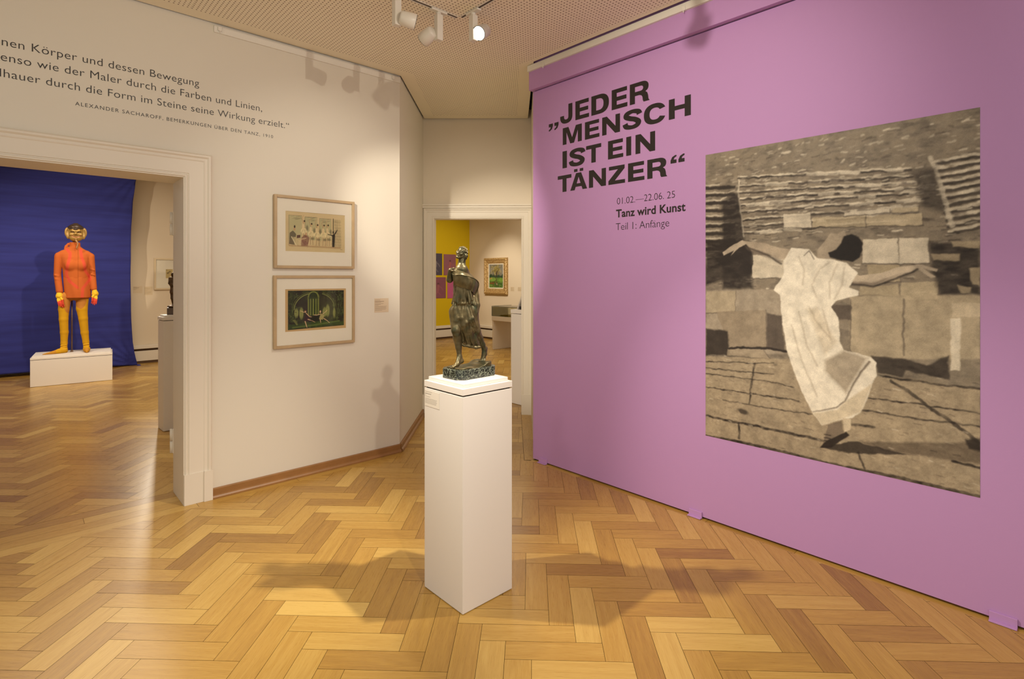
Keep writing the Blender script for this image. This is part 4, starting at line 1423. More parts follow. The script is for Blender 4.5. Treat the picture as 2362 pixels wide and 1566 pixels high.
def track_spot(x, y, yaw, side, axis, label, lit=False, head_off=0.065, drop=0.0):
    """side: horizontal direction from the driver box to the lamp head; axis: beam direction"""
    e = empty('track_spotlight', (x, y, CZ), yaw, label, 'spotlight', 'white track spotlights')
    obj('adapter', boxes((-0.06, 0.06, -0.016, 0.016, -0.018, -0.0045)), M_FIX, e, bevel=0.003)
    bm = bmesh.new()
    lathe(bm, [(0.016, -0.036), (0.016, -0.012)], 16)
    obj('swivel', bm, M_FIX, e)
    obj('driver_box', boxes((-0.022, 0.022, -0.020, 0.020, -0.200, -0.034)), M_FIX, e, bevel=0.003)
    R = Matrix.Rotation(-yaw, 3, 'Z')
    s = (R @ Vector(side)).normalized(); ax = (R @ Vector(axis)).normalized()
    hc = s * head_off + Vector((0, 0, -0.165 - drop))
    bm = bmesh.new()
    tube(bm, [Vector((0, 0, -0.165 - drop)) + s * 0.018, hc], 0.011, 10)
    obj('pivot', bm, M_FIX, e)
    q = ax.to_track_quat('Z', 'Y').to_matrix().to_4x4()
    M = Matrix.Translation(hc) @ q @ Matrix.Scale(0.80, 4)
    bm = bmesh.new()
    lathe(bm, [(0.012, -0.066), (0.040, -0.064), (0.050, -0.052), (0.056, 0.0), (0.0595, 0.054), (0.0575, 0.056), (0.054, 0.050), (0.050, 0.040)], 32, 0, M)
    h = obj('lamp_head', bm, M_FIX, e, smooth=False)
    bm = bmesh.new(); lathe(bm, [(0.0575, 0.0560), (0.0575, 0.0585), (0.0535, 0.0585), (0.0535, 0.0500)], 32, 0, M, False)
    obj('rim', bm, M_RIM, h)
    bm = bmesh.new(); lathe(bm, [(0.0530, 0.046), (0.0528, 0.0530), (0.030, 0.0545), (0.004, 0.055)], 32, 0, M)
    obj('lens', bm, M_LENS if lit else M_LENSOFF, h)
    return e


yA = math.atan2(TL.y, TL.x); yB = math.atan2(TR.y, TR.x)
track_spot(-0.699, 3.277, yA, (0.92, -0.05, 0), (0.90, 0.30, -0.20), 'track spotlight furthest left under the ceiling with its lamp head turned to the right', head_off=0.070)
track_spot(-0.473, 3.484, yA, (-0.95, 0.1, 0), (-0.74, 0.50, -0.38), 'middle track spotlight, its lamp head tilted down towards the cream wall', head_off=0.070)
track_spot(-0.250, 3.492, yB, (0.9, 0.1, 0), (-0.46, -0.70, -0.55), 'rightmost track spotlight with the bright lit lens facing the room', True, 0.058, -0.03)
track_spot(0.60, 2.58, yB, (-0.6, -0.7, 0), (-0.55, -0.1, -0.8), 'track spotlight above the picture whose shadow falls on the top of the pink wall')

# small hooks on the picture rails
for fr, px, py, d, lab in ((FL, 507, 66, 0.018, 'tiny white hook at the left end of the rail on the cream wall'),
                           (FL, 907, 178, 0.018, 'tiny white hook at the niche end of the rail on the cream wall'),
                           (FR, 1253, 149, 0.053, 'white rail hook at the left end of the pink wall'),
                           (FR, 1577, 19, 0.053, 'white rail hook further right along the top of the pink wall')):
    u, v = fr.at(px, py, d)
    bm = boxes((-0.012, 0.012, -0.016, 0.012, 0.0, 0.006), (-0.003, 0.003, -0.028, -0.014, 0.0, 0.006))
    o = obj('rail_hook', bm, M_RAIL, None, fr.loc(u, v, d), bevel=0.001)
    tag(o, lab, 'hook', 'picture rail hooks')

# clips that hold the pink board at the floor
for a, b, lab in (((1242, 1060), (1260, 1066), 'pink floor clip at the niche end of the pink wall'),
                  ((1588, 1182), (1618, 1193), 'pink floor clip below the left edge of the mural'),
                  ((2281, 1430), (2347, 1445), 'pink floor clip near the right edge of the photo')):
    u0 = FR.at(a[0], a[1], 0.012)[0]; u1 = FR.at(b[0], b[1], 0.012)[0]
    w = u1 - u0
    bm = boxes((-w / 2, w / 2, 0.001, 0.040, 0.0005, 0.010), (-w / 2, w / 2, 0.001, 0.007, 0.010, 0.030))
    tag(obj('floor_clip', bm, M_PINK, None, FR.loc((u0 + u1) / 2, 0.0), bevel=0.0015), lab, 'clip', 'clips under the pink wall')

# hinges on the far edge of the left door's lining
D1 = bpy.data.objects['door_1']
for z0, z1 in ((0.27, 0.435), (1.79, 1.95)):
    bm = boxes((DL1 - 0.008, DL1, z0, z1, -T - 0.03, -T + 0.002))
    for a, b in ((z0, (z0 + z1) / 2 - 0.002), ((z0 + z1) / 2 + 0.002, z1)):
        tube(bm, [(DL1 - 0.012, a, -T - 0.02), (DL1 - 0.012, b, -T - 0.02)], 0.010, 12)
    o = obj('hinge', bm, M_TRIM, D1)

# ------------------------------------------------------------------ far room
def print_panel(name, fr, pts, painter, label, group, seed):
    u0, u1, v0, v1 = quad_avg(fr, 0.012, *pts)
    e = empty_m(name, fr.loc((u0 + u1) / 2, (v0 + v1) / 2), label, 'photograph', group)
    w, h = u1 - u0, v1 - v0
    obj('board', boxes((-w / 2, w / 2, -h / 2, h / 2, 0.001, 0.010)), mat('print_board', (0.3, 0.25, 0.25), 0.6), e)
    painter(w, h, seed).mesh('printed_image', M_PRINT, e, None, -w / 2, -h / 2, 0.0105)
    return e


def paint_tinted(bg, fig):
    def f(w, h, seed):
        p = Paint(w, h, 70, int(70 * h / w), bg, seed)
        p.blend(p.noise(3, 4, 2) * .25, [min(255, c + 22) for c in bg])
        p.ell(w * .52, h * .68, w * .07, h * .045, (74, 50, 54), .8, .5)
        p.stroke([(w * .52, h * .62), (w * .50, h * .42), (w * .42, h * .22)], [w * .10, w * .16, w * .06], fig, .55, soft=w * .06)
        p.stroke([(w * .55, h * .58), (w * .72, h * .50), (w * .80, h * .40)], w * .05, fig, .5, soft=w * .05)
        p.stroke([(w * .50, h * .30), (w * .66, h * .16)], w * .06, fig, .4, soft=w * .05)
        return p
    return f


ZY = lambda x, y: (1000 + x / 7.117, 500 + y / 7.117)
def rect(x0, y0, x1, y1): return [ZY(x0, y0), ZY(x1, y0), ZY(x1, y1), ZY(x0, y1)]


print_panel('tinted_photograph', FY, rect(-70, 600, 142, 957), paint_tinted((74, 68, 82), (150, 140, 140)), 'dark blue grey photograph at the upper left on the yellow wall', 'photographs on the yellow wall', 31)
print_panel('tinted_photograph', FY, rect(170, 617, 366, 958), paint_tinted((138, 88, 98), (176, 96, 84)), 'dusky rose photograph behind the bronze head on the yellow wall', 'photographs on the yellow wall', 32)
print_panel('tinted_photograph', FY, rect(-60, 992, 203, 1337), paint_tinted((126, 74, 88), (158, 96, 98)), 'mauve photograph at the lower left on the yellow wall', 'photographs on the yellow wall', 33)
print_panel('tinted_photograph', FY, rect(230, 990, 440, 1335), paint_tinted((176, 86, 128), (190, 110, 134)), 'bright pink photograph half behind the bronze torso', 'photographs on the yellow wall', 34)


def gilt_mat():
    m = mat('gilt_carving', (0.55, 0.36, 0.13), 0.42, metal=0.35)
    nt = m.node_tree; N = nt.nodes.new; K = nt.links.new
    b = nt.nodes['Principled BSDF']
    tc = N('ShaderNodeTexCoord')
    v = N('ShaderNodeTexVoronoi'); v.inputs['Scale'].default_value = 45
    K(tc.outputs['Object'], v.inputs['Vector'])
    r = N('ShaderNodeValToRGB')
    r.color_ramp.elements[0].color = (0.70, 0.50, 0.22, 1); r.color_ramp.elements[1].color = (0.30, 0.16, 0.05, 1)
    K(v.outputs['Distance'], r.inputs[0]); K(r.outputs[0], b.inputs['Base Color'])
    bp = N('ShaderNodeBump'); bp.inputs['Strength'].default_value = 0.8; bp.inputs['Distance'].default_value = 0.012
    K(v.outputs['Distance'], bp.inputs['Height']); K(bp.outputs[0], b.inputs['Normal'])
    return m


def paint_landscape(w, h):
    """loose oil landscape: a tall tree over green meadows"""
    p = Paint(w, h, 110, int(110 * h / w), (122, 118, 108), 41)
    S = lambda x, y: (x * w, y * h)
    r = p.rng
    p.blend(p.noise(5, 8, 3) * .6, (150, 146, 130))
    p.poly([S(0, 0), S(1, 0), S(1, .46), S(0, .46)], (92, 122, 52))
    p.poly([S(0, .40), S(1, .40), S(1, .52), S(0, .54)], (46, 66, 44), .9)
    for k in range(7):
        x = r.uniform(0, 1); p.ell(x * w, .52 * h, .05 * w, .07 * h, (44, 66, 44), .9, .5)
    p.ell(.22 * w, .36 * h, .26 * w, .08 * h, (126, 158, 66), .9, .4); p.ell(.78 * w, .34 * h, .28 * w, .09 * h, (110, 150, 60), .9, .4)
    p.ell(.35 * w, .20 * h, .32 * w, .07 * h, (92, 62, 36), .8, .6); p.ell(.7 * w, .12 * h, .4 * w, .1 * h, (60, 92, 46), .9, .6)
    p.ell(.12 * w, .40 * h, .08 * w, .03 * h, (196, 128, 70), .8, .6); p.ell(.2 * w, .18 * h, .16 * w, .03 * h, (150, 64, 40), .6, .8)
    for k in range(240):
        x, y = r.normal(.52, .17), r.normal(.80, .12)
        c = [(150, 132, 62), (108, 98, 48), (176, 158, 88), (84, 78, 42)][r.integers(4)]
        p.stroke([S(x, y), S(x + r.normal(0, .025), y - .04)], .014, c, .7, soft=.012)
    p.stroke([S(.52, .18), S(.53, .45), S(.55, .75)], [.04, .026, .012], (72, 52, 36), .95)
    for dx in (-.14, .12, -.06): p.stroke([S(.53, .55), S(.53 + dx, .78)], [.014, .006], (72, 56, 38), .9)
    for k in range(160):
        x, y = r.uniform(0, 1), r.uniform(0, .45)
        p.stroke([S(x, y), S(x + r.normal(0, .05), y + r.normal(0, .012))], .012, [(76, 116, 46), (140, 168, 76), (52, 78, 38), (112, 84, 44)][r.integers(4)], .55, soft=.010)
    p.stroke([S(.52, .17), S(.57, .14)], .03, (196, 170, 132), .6, soft=.02)
    return p


M_GILT = gilt_mat()
u0, u1, v0, v1 = quad_avg(FC, 0.03, ZY(840, 682), ZY(1212, 668), ZY(1210, 1272), ZY(842, 1268))
w, h = u1 - u0, v1 - v0
gp = empty_m('gilt_framed_painting', FC.loc((u0 + u1) / 2, (v0 + v1) / 2), 'green tree landscape painting in a carved gilt frame on the far wall', 'painting')
fw = w * 0.165
bm = bmesh.new()
prof = [(0, 0.002), (0, 0.055), (fw * .25, 0.068), (fw * .5, 0.05), (fw * .75, 0.044), (fw, 0.03), (fw, 0.002)]
cs = [(-w / 2, -h / 2, 1, 1), (w / 2, -h / 2, -1, 1), (w / 2, h / 2, -1, -1), (-w / 2, h / 2, 1, -1)]
rings = [[bm.verts.new((x + sx * a, y + sy * a, d)) for a, d in prof] for x, y, sx, sy in cs]
for k in range(4):
    A, B = rings[k], rings[(k + 1) % 4]
    for i in range(len(prof) - 1):
        bm.faces.new((A[i], B[i], B[i + 1], A[i + 1]))
bmesh.ops.recalc_face_normals(bm, faces=bm.faces[:])
obj('gilt_frame', bm, M_GILT, gp)
iw, ih = w - 2 * fw, h - 2 * fw
li = 0.022
obj('cream_liner', frame_bars(iw, ih, li, 0.004, 0.027), M_PAPER, gp)
paint_landscape(iw - 2 * li, ih - 2 * li).mesh('canvas', M_PRINT, gp, None, -iw / 2 + li, -ih / 2 + li, 0.018)

# glass topped display case
dc = Vector((-0.42, 11.13, 0))
DCM = Matrix(((TR.x, TL.x, 0, dc.x), (TR.y, TL.y, 0, dc.y), (0, 0, 1, 0), (0, 0, 0, 1)))
case = empty_m('display_case', DCM, 'white display table with a glass hood under the landscape painting', 'display case')
M_CASE = mat('case_white', (0.72, 0.64, 0.54), 0.5)
LC, DC = 1.5, 0.55
obj('table_top', boxes((0, LC, 0, DC, 0.60, 0.69)), M_CASE, case, bevel=0.002)
obj('leg_panel', boxes((0.01, 0.05, 0.01, DC - 0.01, 0.003, 0.60)), M_CASE, case, bevel=0.002)
obj('leg_panel', boxes((LC - 0.05, LC - 0.01, 0.01, DC - 0.01, 0.003, 0.60)), M_CASE, case, bevel=0.002)
M_GLASS2 = glass_mat('hood_glass', (0.97, 0.985, 0.96), 0.9)
g0, g1 = 0.691, 0.885
obj('glass_hood', boxes((0.002, LC - 0.002, 0.002, 0.008, g0, g1), (0.002, LC - 0.002, DC - 0.008, DC - 0.002, g0, g1), (0.002, 0.008, 0.008, DC - 0.008, g0, g1),
                        (LC - 0.008, LC - 0.002, 0.008, DC - 0.008, g0, g1), (0.002, LC - 0.002, 0.002, DC - 0.002, g1, g1 + 0.006)), M_GLASS2, case)
obj('hood_edge', boxes((0, LC, 0.0, 0.006, g1 + 0.006, g1 + 0.012), (0.0, 0.006, 0.006, DC, g1 + 0.006, g1 + 0.012), (0.0, 0.006, 0.0, 0.006, g0, g1 + 0.006)), mat('glass_edge', (0.12, 0.13, 0.10), 0.2), case)
bk = empty_m('open_album', DCM @ Matrix.Translation((0.42, 0.26, 0.691)), 'dark open album lying inside the glass display case', 'album')
M_ALB = mat('album_black', (0.03, 0.025, 0.025), 0.5)
obj('cover', boxes((-0.30, 0.30, -0.17, 0.17, 0.0, 0.008)), M_ALB, bk, bevel=0.002)
obj('pages', boxes((-0.28, -0.005, -0.155, 0.155, 0.008, 0.022), (0.005, 0.28, -0.155, 0.155, 0.008, 0.022)), mat('album_page', (0.14, 0.10, 0.08), 0.7), bk, bevel=0.003)

# tilted panel with its dark foot on the pedestal inside the far door
tp = empty_m('tilted_panel', P3.matrix_basis @ Matrix.Translation((-0.125, -0.04, 1.112)) , 'tilted pale panel on a dark foot on the pedestal by the far door', 'reading stand')
bm = boxes((-0.008, 0.008, -0.09, 0.09, 0.0, 0.20))
bm.transform(Matrix.Translation((0.0, 0, 0.003)) @ Matrix.Rotation(math.radians(26), 4, 'Y'))
obj('panel', bm, mat('pale_panel', (0.55, 0.50, 0.46), 0.5), tp, bevel=0.002)
obj('foot', boxes((0.022, 0.11, -0.08, 0.08, 0.0, 0.035), (0.06, 0.10, -0.06, 0.06, 0.035, 0.09)), mat('black_foot', (0.02, 0.018, 0.018), 0.5), tp, bevel=0.004)

# framed drawing half hidden by the left door frame
ZF = lambda x, y: (300 + x / 8.7, 560 + y / 8.7)


def paint_sketch(w, h):
    p = Paint(w, h, 60, int(60 * h / w), (196, 176, 122), 51)
    S = lambda x, y: (x * w, y * h)
    p.blend(p.noise(6, 8, 2) * .3, (170, 146, 96))
    for k in range(22):
        t = k / 22
        p.stroke([S(.15 + .5 * t, .55 + .25 * t), S(.22 + .5 * t + p.rng.normal(0, .05), .5 + .25 * t + p.rng.normal(0, .07))], w * .04, (60, 50, 34), .7)
    p.ell(.14 * w, .9 * h, .05 * w, .04 * h, (60, 50, 34), .8, .6)
    return p


framed('framed_drawing', FW, [ZF(482, 312), ZF(1085, 305), ZF(1085, 930), ZF(482, 950)], None, [ZF(720, 530), ZF(860, 532), ZF(855, 712), ZF(715, 708)], paint_sketch,
       'framed small drawing with a wide mount half hidden by the left door frame', mat('pale_maple_wood', (0.66, 0.54, 0.36), 0.5), 0.03, 0.035)

# ------------------------------------------------------------------ blue cloth
def cloth_mat():
    m = mat('blue_cloth', (0.030, 0.040, 0.26), 0.75, spec=0.15)
    nt = m.node_tree; N = nt.nodes.new; K = nt.links.new
    b = nt.nodes['Principled BSDF']
    tc = N('ShaderNodeTexCoord')
    mp = N('ShaderNodeMapping'); mp.inputs['Scale'].default_value = (0.5, 7.0, 1)
    K(tc.outputs['Object'], mp.inputs['Vector'])
    n = N('ShaderNodeTexNoise'); n.inputs['Scale'].default_value = 1.6; n.inputs['Detail'].default_value = 4
    K(mp.outputs[0], n.inputs['Vector'])
    r = N('ShaderNodeValToRGB')
    r.color_ramp.elements[0].position = .3; r.color_ramp.elements[0].color = (0.030, 0.034, 0.19, 1)
    r.color_ramp.elements[1].position = .75; r.color_ramp.elements[1].color = (0.044, 0.054, 0.30, 1)
    K(n.outputs['Fac'], r.inputs[0]); K(r.outputs[0], b.inputs['Base Color'])
    return m


CD = 0.30
edge = [FW.at(px, py, CD) for px, py in ((318.5, 843.5), (310, 812), (306.5, 790), (302.7, 714), (301.5, 618), (302.7, 522), (306.5, 465), (313.5, 411))]
edge = edge + [(edge[-1][0] + 0.06, edge[-1][1] + 0.10), (edge[-1][0] + 0.10, edge[-1][1] + 0.16)]
ev = np.array([e[1] for e in edge]); eu = np.array([e[0] for e in edge])
vb = ev[0]; vt = ev[-1]
uL_off = 3.9
NXc, NYc = 150, 130
V = np.zeros((NYc, NXc, 3))
ucent = eu.max() - uL_off / 2
for j in range(NYc):
    for i in range(NXc):
        s = i / (NXc - 1); t = j / (NYc - 1)
        v = vb + (vt - vb) * t
        uR = np.interp(v, ev, eu)
        uL = 2 * ucent - uR
        u = uL + (uR - uL) * s
        c = 2 * s - 1
        # sagging hems between the tied corners
        sag_b = 0.06 * (1 - c * c) * (1 - t) ** 6
        v2 = v + sag_b - 0.10 * (1 - c * c) * t ** 8
        d = CD
        for sx, cu_, cv_ in ((1, eu[0], vb), (1, eu[-1], vt), (-1, 2 * ucent - eu[0], vb), (-1, 2 * ucent - eu[-1], vt)):
            du, dv = u - cu_, v2 - cv_
            rr = math.hypot(du, dv) + 1e-3
            an = math.atan2(dv, du)
            d += 0.020 * math.exp(-rr / 0.55) * min(1, rr * 6) * math.sin(an * 26)
        d += 0.012 * math.sin(v * 9 + 2 * math.sin(u * 1.3)) * (0.4 + 0.6 * abs(c)) + 0.03 * math.sin(u * 2.1 + v)
        V[j, i] = (u, v2, d)
idx = np.arange(NXc * NYc).reshape(NYc, NXc)
Fq = np.stack([idx[:-1, :-1], idx[:-1, 1:], idx[1:, 1:], idx[1:, :-1]], -1).reshape(-1, 4)
cl = empty_m('blue_cloth', FW.loc(ucent, vb), 'deep blue cloth backdrop stretched behind the orange and yellow costume', 'cloth')
Vc = V.reshape(-1, 3) - np.array([ucent, vb, 0])
sheet = obj('sheet', (Vc, Fq), cloth_mat(), cl, smooth=True)
md = sheet.modifiers.new('thickness', 'SOLIDIFY'); md.thickness = 0.003
bm = bmesh.new()
cu_, cv_ = eu[0] - ucent, 0.0
lathe(bm, [(0.002, -0.03), (0.022, -0.02), (0.028, 0.0), (0.018, 0.02), (0.006, 0.03)], 12, 0, Matrix.Translation((cu_ + 0.01, cv_, CD)) @ Matrix.Rotation(0.9, 4, 'Y'))
tube(bm, [(cu_ + 0.02, 0.0, CD), (cu_ + 0.06, -0.02, CD + 0.01), (cu_ + 0.09, -0.05, CD)], [0.018, 0.012, 0.004], 8)
obj('corner_knot', bm, sheet.data.materials[0], cl, smooth=True)
# ------------------------------------------------------------------ modelled figures: smooth-blended volumes polygonised into one surface
class Vol:
    def __init__(s, lo, hi, res):
        s.lo = np.array(lo, float); s.res = res
        s.n = np.ceil((np.array(hi) - s.lo) / res).astype(int) + 1
        ax = [s.lo[i] + res * np.arange(s.n[i]) for i in range(3)]
        s.ax = ax
        s.d = np.full(s.n, 1.0, dtype=np.float32)

    def sub(s, lo, hi):
        sl, G = [], []
        for i in range(3):
            a = max(0, int((lo[i] - s.lo[i]) / s.res)); b = min(s.n[i], int((hi[i] - s.lo[i]) / s.res) + 2)
            if b <= a: return None, None
            sl.append(slice(a, b)); G.append(s.ax[i][a:b])
        X, Y, Z = np.meshgrid(*G, indexing='ij')
        return tuple(sl), (X.astype(np.float32), Y.astype(np.float32), Z.astype(np.float32))

    def union(s, sl, d2, k):
        d1 = s.d[sl]
        if k <= 0:
            s.d[sl] = np.minimum(d1, d2); return
        h = np.clip(.5 + .5 * (d1 - d2) / k, 0, 1)
        s.d[sl] = d1 * (1 - h) + d2 * h - k * h * (1 - h)

    def cut(s, sl, d2, k):
        d1 = s.d[sl]
        h = np.clip(.5 - .5 * (d1 + d2) / k, 0, 1)
        s.d[sl] = d1 * (1 - h) - d2 * h + k * h * (1 - h)

    def capsule(s, a, b, ra, rb, k=0.004, cut=False):
        a, b = np.array(a, float), np.array(b, float)
        m = max(ra, rb) + 3 * k + 2 * s.res
        sl, G = s.sub(np.minimum(a, b) - m, np.maximum(a, b) + m)
        if sl is None: return
        ba = b - a; L2 = ba @ ba + 1e-12
        P = [G[i] - a[i] for i in range(3)]
        t = np.clip((P[0] * ba[0] + P[1] * ba[1] + P[2] * ba[2]) / L2, 0, 1)
        d = np.sqrt(sum((P[i] - t * ba[i]) ** 2 for i in range(3))) - (ra + (rb - ra) * t)
        (s.cut if cut else s.union)(sl, d, k)

    def chain(s, pts, rs, k=0.004):
        for i in range(len(pts) - 1):
            s.capsule(pts[i], pts[i + 1], rs[i], rs[i + 1], k)

    def ell(s, c, r, k=0.004, R=None, cut=False):
        c = np.array(c, float); r = np.array(r, float)
        m = r.max() + 3 * k + 2 * s.res
        sl, G = s.sub(c - m, c + m)
        if sl is None: return
        P = np.stack([G[i] - c[i] for i in range(3)])
        if R is not None:
            P = np.tensordot(np.array(R).T, P, 1)
        q = P / r[:, None, None, None]
        k0 = np.sqrt((q ** 2).sum(0)); k1 = np.sqrt(((q / r[:, None, None, None]) ** 2).sum(0)) + 1e-9
        d = k0 * (k0 - 1) / k1
        (s.cut if cut else s.union)(sl, d, k)

    def loft(s, levels, k=0.004, folds=None):
        """levels: (z, cx, cy, rx, ry) ; folds(theta, z) -> radial offset in metres"""
        L = sorted(levels)
        zs = np.array([l[0] for l in L])
        lo = (min(l[1] - l[3] for l in L) - .02, min(l[2] - l[4] for l in L) - .02, zs[0] - .01)
        hi = (max(l[1] + l[3] for l in L) + .02, max(l[2] + l[4] for l in L) + .02, zs[-1] + .01)
        sl, G = s.sub(lo, hi)
        z = s.ax[2][sl[2]]
        f = [np.interp(z, zs, [l[i] for l in L])[None, None, :] for i in range(1, 5)]
        x = G[0] - f[0]; y = G[1] - f[1]
        q = np.sqrt((x / f[2]) ** 2 + (y / f[3]) ** 2)
        rr = np.sqrt(x * x + y * y) + 1e-6
        d = rr * (1 - 1 / np.maximum(q, 1e-4))
        d = np.where(q < .05, -np.minimum(f[2], f[3]), d)
        if folds is not None:
            d = d - folds(np.arctan2(y, x), G[2])
        d = np.maximum(d, np.maximum(zs[0] - G[2], G[2] - zs[-1]))
        s.union(sl, d.astype(np.float32) * .85, k)

    def field(s, fn, lo, hi, k):
        sl, G = s.sub(lo, hi)
        s.union(sl, fn(*G).astype(np.float32), k)

    def mesh(s):
        d = s.d; n = s.n
        ins = d < 0
        corner = [(i, j, k) for i in (0, 1) for j in (0, 1) for k in (0, 1)]
        def sh(a, o): return a[o[0]:n[0] - 1 + o[0], o[1]:n[1] - 1 + o[1], o[2]:n[2] - 1 + o[2]]
        cnt = sum(sh(ins, o).astype(np.int8) for o in corner)
        act = (cnt > 0) & (cnt < 8)
        I = np.argwhere(act)
        vid = -np.ones(act.shape, int); vid[act] = np.arange(len(I))
        acc = np.zeros((len(I), 3)); num = np.zeros(len(I))
        for a in corner:
            for ax_ in range(3):
                if a[ax_] == 0:
                    b = list(a); b[ax_] = 1
                    da = d[I[:, 0] + a[0], I[:, 1] + a[1], I[:, 2] + a[2]]
                    db = d[I[:, 0] + b[0], I[:, 1] + b[1], I[:, 2] + b[2]]
                    c = (da < 0) != (db < 0)
                    t = np.where(c, da / np.where(np.abs(da - db) < 1e-12, 1, da - db), 0)
                    p = np.array(a)[None, :] + np.zeros((len(I), 3)); p[:, ax_] += t
                    acc[c] += p[c]; num[c] += 1
        V = s.lo + (I + acc / np.maximum(num, 1)[:, None]) * s.res
        F = []
        for ax_ in range(3):
            o1, o2 = [(1, 2), (2, 0), (0, 1)][ax_]
            a = np.take(ins, range(0, n[ax_] - 1), ax_); b = np.take(ins, range(1, n[ax_]), ax_)
            E = np.argwhere(a != b)
            E = E[(E[:, o1] > 0) & (E[:, o2] > 0) & (E[:, o1] < n[o1] - 1) & (E[:, o2] < n[o2] - 1)]
            flip = a[E[:, 0], E[:, 1], E[:, 2]]
            def v(e1, e2):
                q = E.copy(); q[:, o1] -= e1; q[:, o2] -= e2
                return vid[q[:, 0], q[:, 1], q[:, 2]]
            q = np.stack([v(1, 1), v(0, 1), v(0, 0), v(1, 0)], 1)
            q[~flip] = q[~flip][:, ::-1]
            F.append(q)
        F = np.concatenate(F)
        F = F[(F >= 0).all(1)]
        return V, F


def vol_obj(name, vol, mt, parent, smooth_it=2, M=None, colour=None):
    V, Fq = None, None
    for q in (vol if isinstance(vol, (list, tuple)) else [vol]):
        v2, f2 = q.mesh()
        V, Fq = (v2, f2) if V is None else (np.concatenate([V, v2]), np.concatenate([Fq, f2 + len(V)]))
    me = bpy.data.meshes.new(name)
    nv, nf = len(V), len(Fq)
    me.vertices.add(nv); me.vertices.foreach_set('co', V.ravel())
    me.loops.add(nf * 4); me.loops.foreach_set('vertex_index', Fq.ravel().astype(np.int32))
    me.polygons.add(nf)
    me.polygons.foreach_set('loop_start', np.arange(0, nf * 4, 4, dtype=np.int32))
    me.polygons.foreach_set('loop_total', np.full(nf, 4, dtype=np.int32))
    me.update(calc_edges=True)
    me.polygons.foreach_set('use_smooth', [True] * nf)
    if colour is not None:
        at = me.attributes.new('print', 'FLOAT_COLOR', 'POINT')
        rgba = np.ones((nv, 4)); rgba[:, :3] = colour(V)
        at.data.foreach_set('color', rgba.ravel())
    me.materials.append(mt)
    o = bpy.data.objects.new(name, me)
    if M is not None: o.matrix_world = M
    link(o, parent)
    if smooth_it:
        md = o.modifiers.new('smooth', 'SMOOTH'); md.iterations = smooth_it; md.factor = 0.5
    return o


def bronze(name, base, hi, green, rough=0.32):
    m = mat(name, base, rough, metal=0.55)
    nt = m.node_tree; N = nt.nodes.new; K = nt.links.new
    b = nt.nodes['Principled BSDF']
    tc = N('ShaderNodeTexCoord')
    n = N('ShaderNodeTexNoise'); n.inputs['Scale'].default_value = 22; n.inputs['Detail'].default_value = 5
    K(tc.outputs['Object'], n.inputs['Vector'])
    r = N('ShaderNodeValToRGB')
    e = r.color_ramp.elements
    e[0].position = .32; e[0].color = (*green, 1); e[1].position = .72; e[1].color = (*hi, 1)
    x = e.new(.5); x.color = (*base, 1)
    K(n.outputs['Fac'], r.inputs[0]); K(r.outputs[0], b.inputs['Base Color'])
    n2 = N('ShaderNodeTexNoise'); n2.inputs['Scale'].default_value = 120; n2.inputs['Detail'].default_value = 3
    K(tc.outputs['Object'], n2.inputs['Vector'])
    bp = N('ShaderNodeBump'); bp.inputs['Strength'].default_value = .25; bp.inputs['Distance'].default_value = .002
    K(n2.outputs['Fac'], bp.inputs['Height']); K(bp.outputs[0], b.inputs['Normal'])
    return m


M_BRONZE = bronze('green_bronze', (0.086, 0.066, 0.028), (0.16, 0.125, 0.058), (0.040, 0.048, 0.024), 0.40)
M_BRONZE2 = bronze('dark_bronze', (0.085, 0.05, 0.025), (0.16, 0.10, 0.055), (0.045, 0.03, 0.018))


def marble_mat():
    m = mat('dark_green_marble', (0.02, 0.026, 0.02), 0.22)
    nt = m.node_tree; N = nt.nodes.new; K = nt.links.new
    b = nt.nodes['Principled BSDF']
    tc = N('ShaderNodeTexCoord')
    n = N('ShaderNodeTexNoise'); n.inputs['Scale'].default_value = 26; n.inputs['Detail'].default_value = 4
    K(tc.outputs['Object'], n.inputs['Vector'])
    ad = N('ShaderNodeMixRGB'); ad.blend_type = 'ADD'; ad.inputs[0].default_value = .09
    K(tc.outputs['Object'], ad.inputs[1]); K(n.outputs['Color'], ad.inputs[2])
    v = N('ShaderNodeTexVoronoi'); v.feature = 'DISTANCE_TO_EDGE'; v.inputs['Scale'].default_value = 50
    K(ad.outputs[0], v.inputs['Vector'])
    n3 = N('ShaderNodeTexNoise'); n3.inputs['Scale'].default_value = 18
    K(tc.outputs['Object'], n3.inputs['Vector'])
    th = N('ShaderNodeMath'); th.operation = 'MULTIPLY'; th.inputs[1].default_value = 0.10
    K(n3.outputs['Fac'], th.inputs[0])
    dv = N('ShaderNodeMath'); dv.operation = 'DIVIDE'
    K(v.outputs['Distance'], dv.inputs[0]); K(th.outputs[0], dv.inputs[1])
    r = N('ShaderNodeValToRGB')
    e = r.color_ramp.elements
    e[0].position = .25; e[0].color = (.30, .32, .24, 1); e[1].position = 1.0; e[1].color = (.016, .02, .016, 1)
    x = e.new(.55); x.color = (.12, .15, .11, 1)
    K(dv.outputs[0], r.inputs[0]); K(r.outputs[0], b.inputs['Base Color'])
    return m


# ------------------------------------------------------------------ bronze walking woman on a marble base
bpy.context.view_layer.update()
SX, SY = -0.207, 2.625
statue = empty('bronze_statue', (SX, SY, PED_TOP), 0, 'green bronze statue of a striding woman on a dark marble base', 'statue')


def Sp(zx, zy, y=0.0):
    """crop pixel (4.606x zoom from 990,560) and depth offset -> statue coordinates"""
    px, py = 990 + zx / 4.606, 560 + zy / 4.606
    Y = SY + y
    return np.array(((px - CX) / F_PX * Y - SX, y, EYE - (py - HY) / F_PX * Y - PED_TOP))


K1 = 0.000456  # metres per crop pixel at the statue


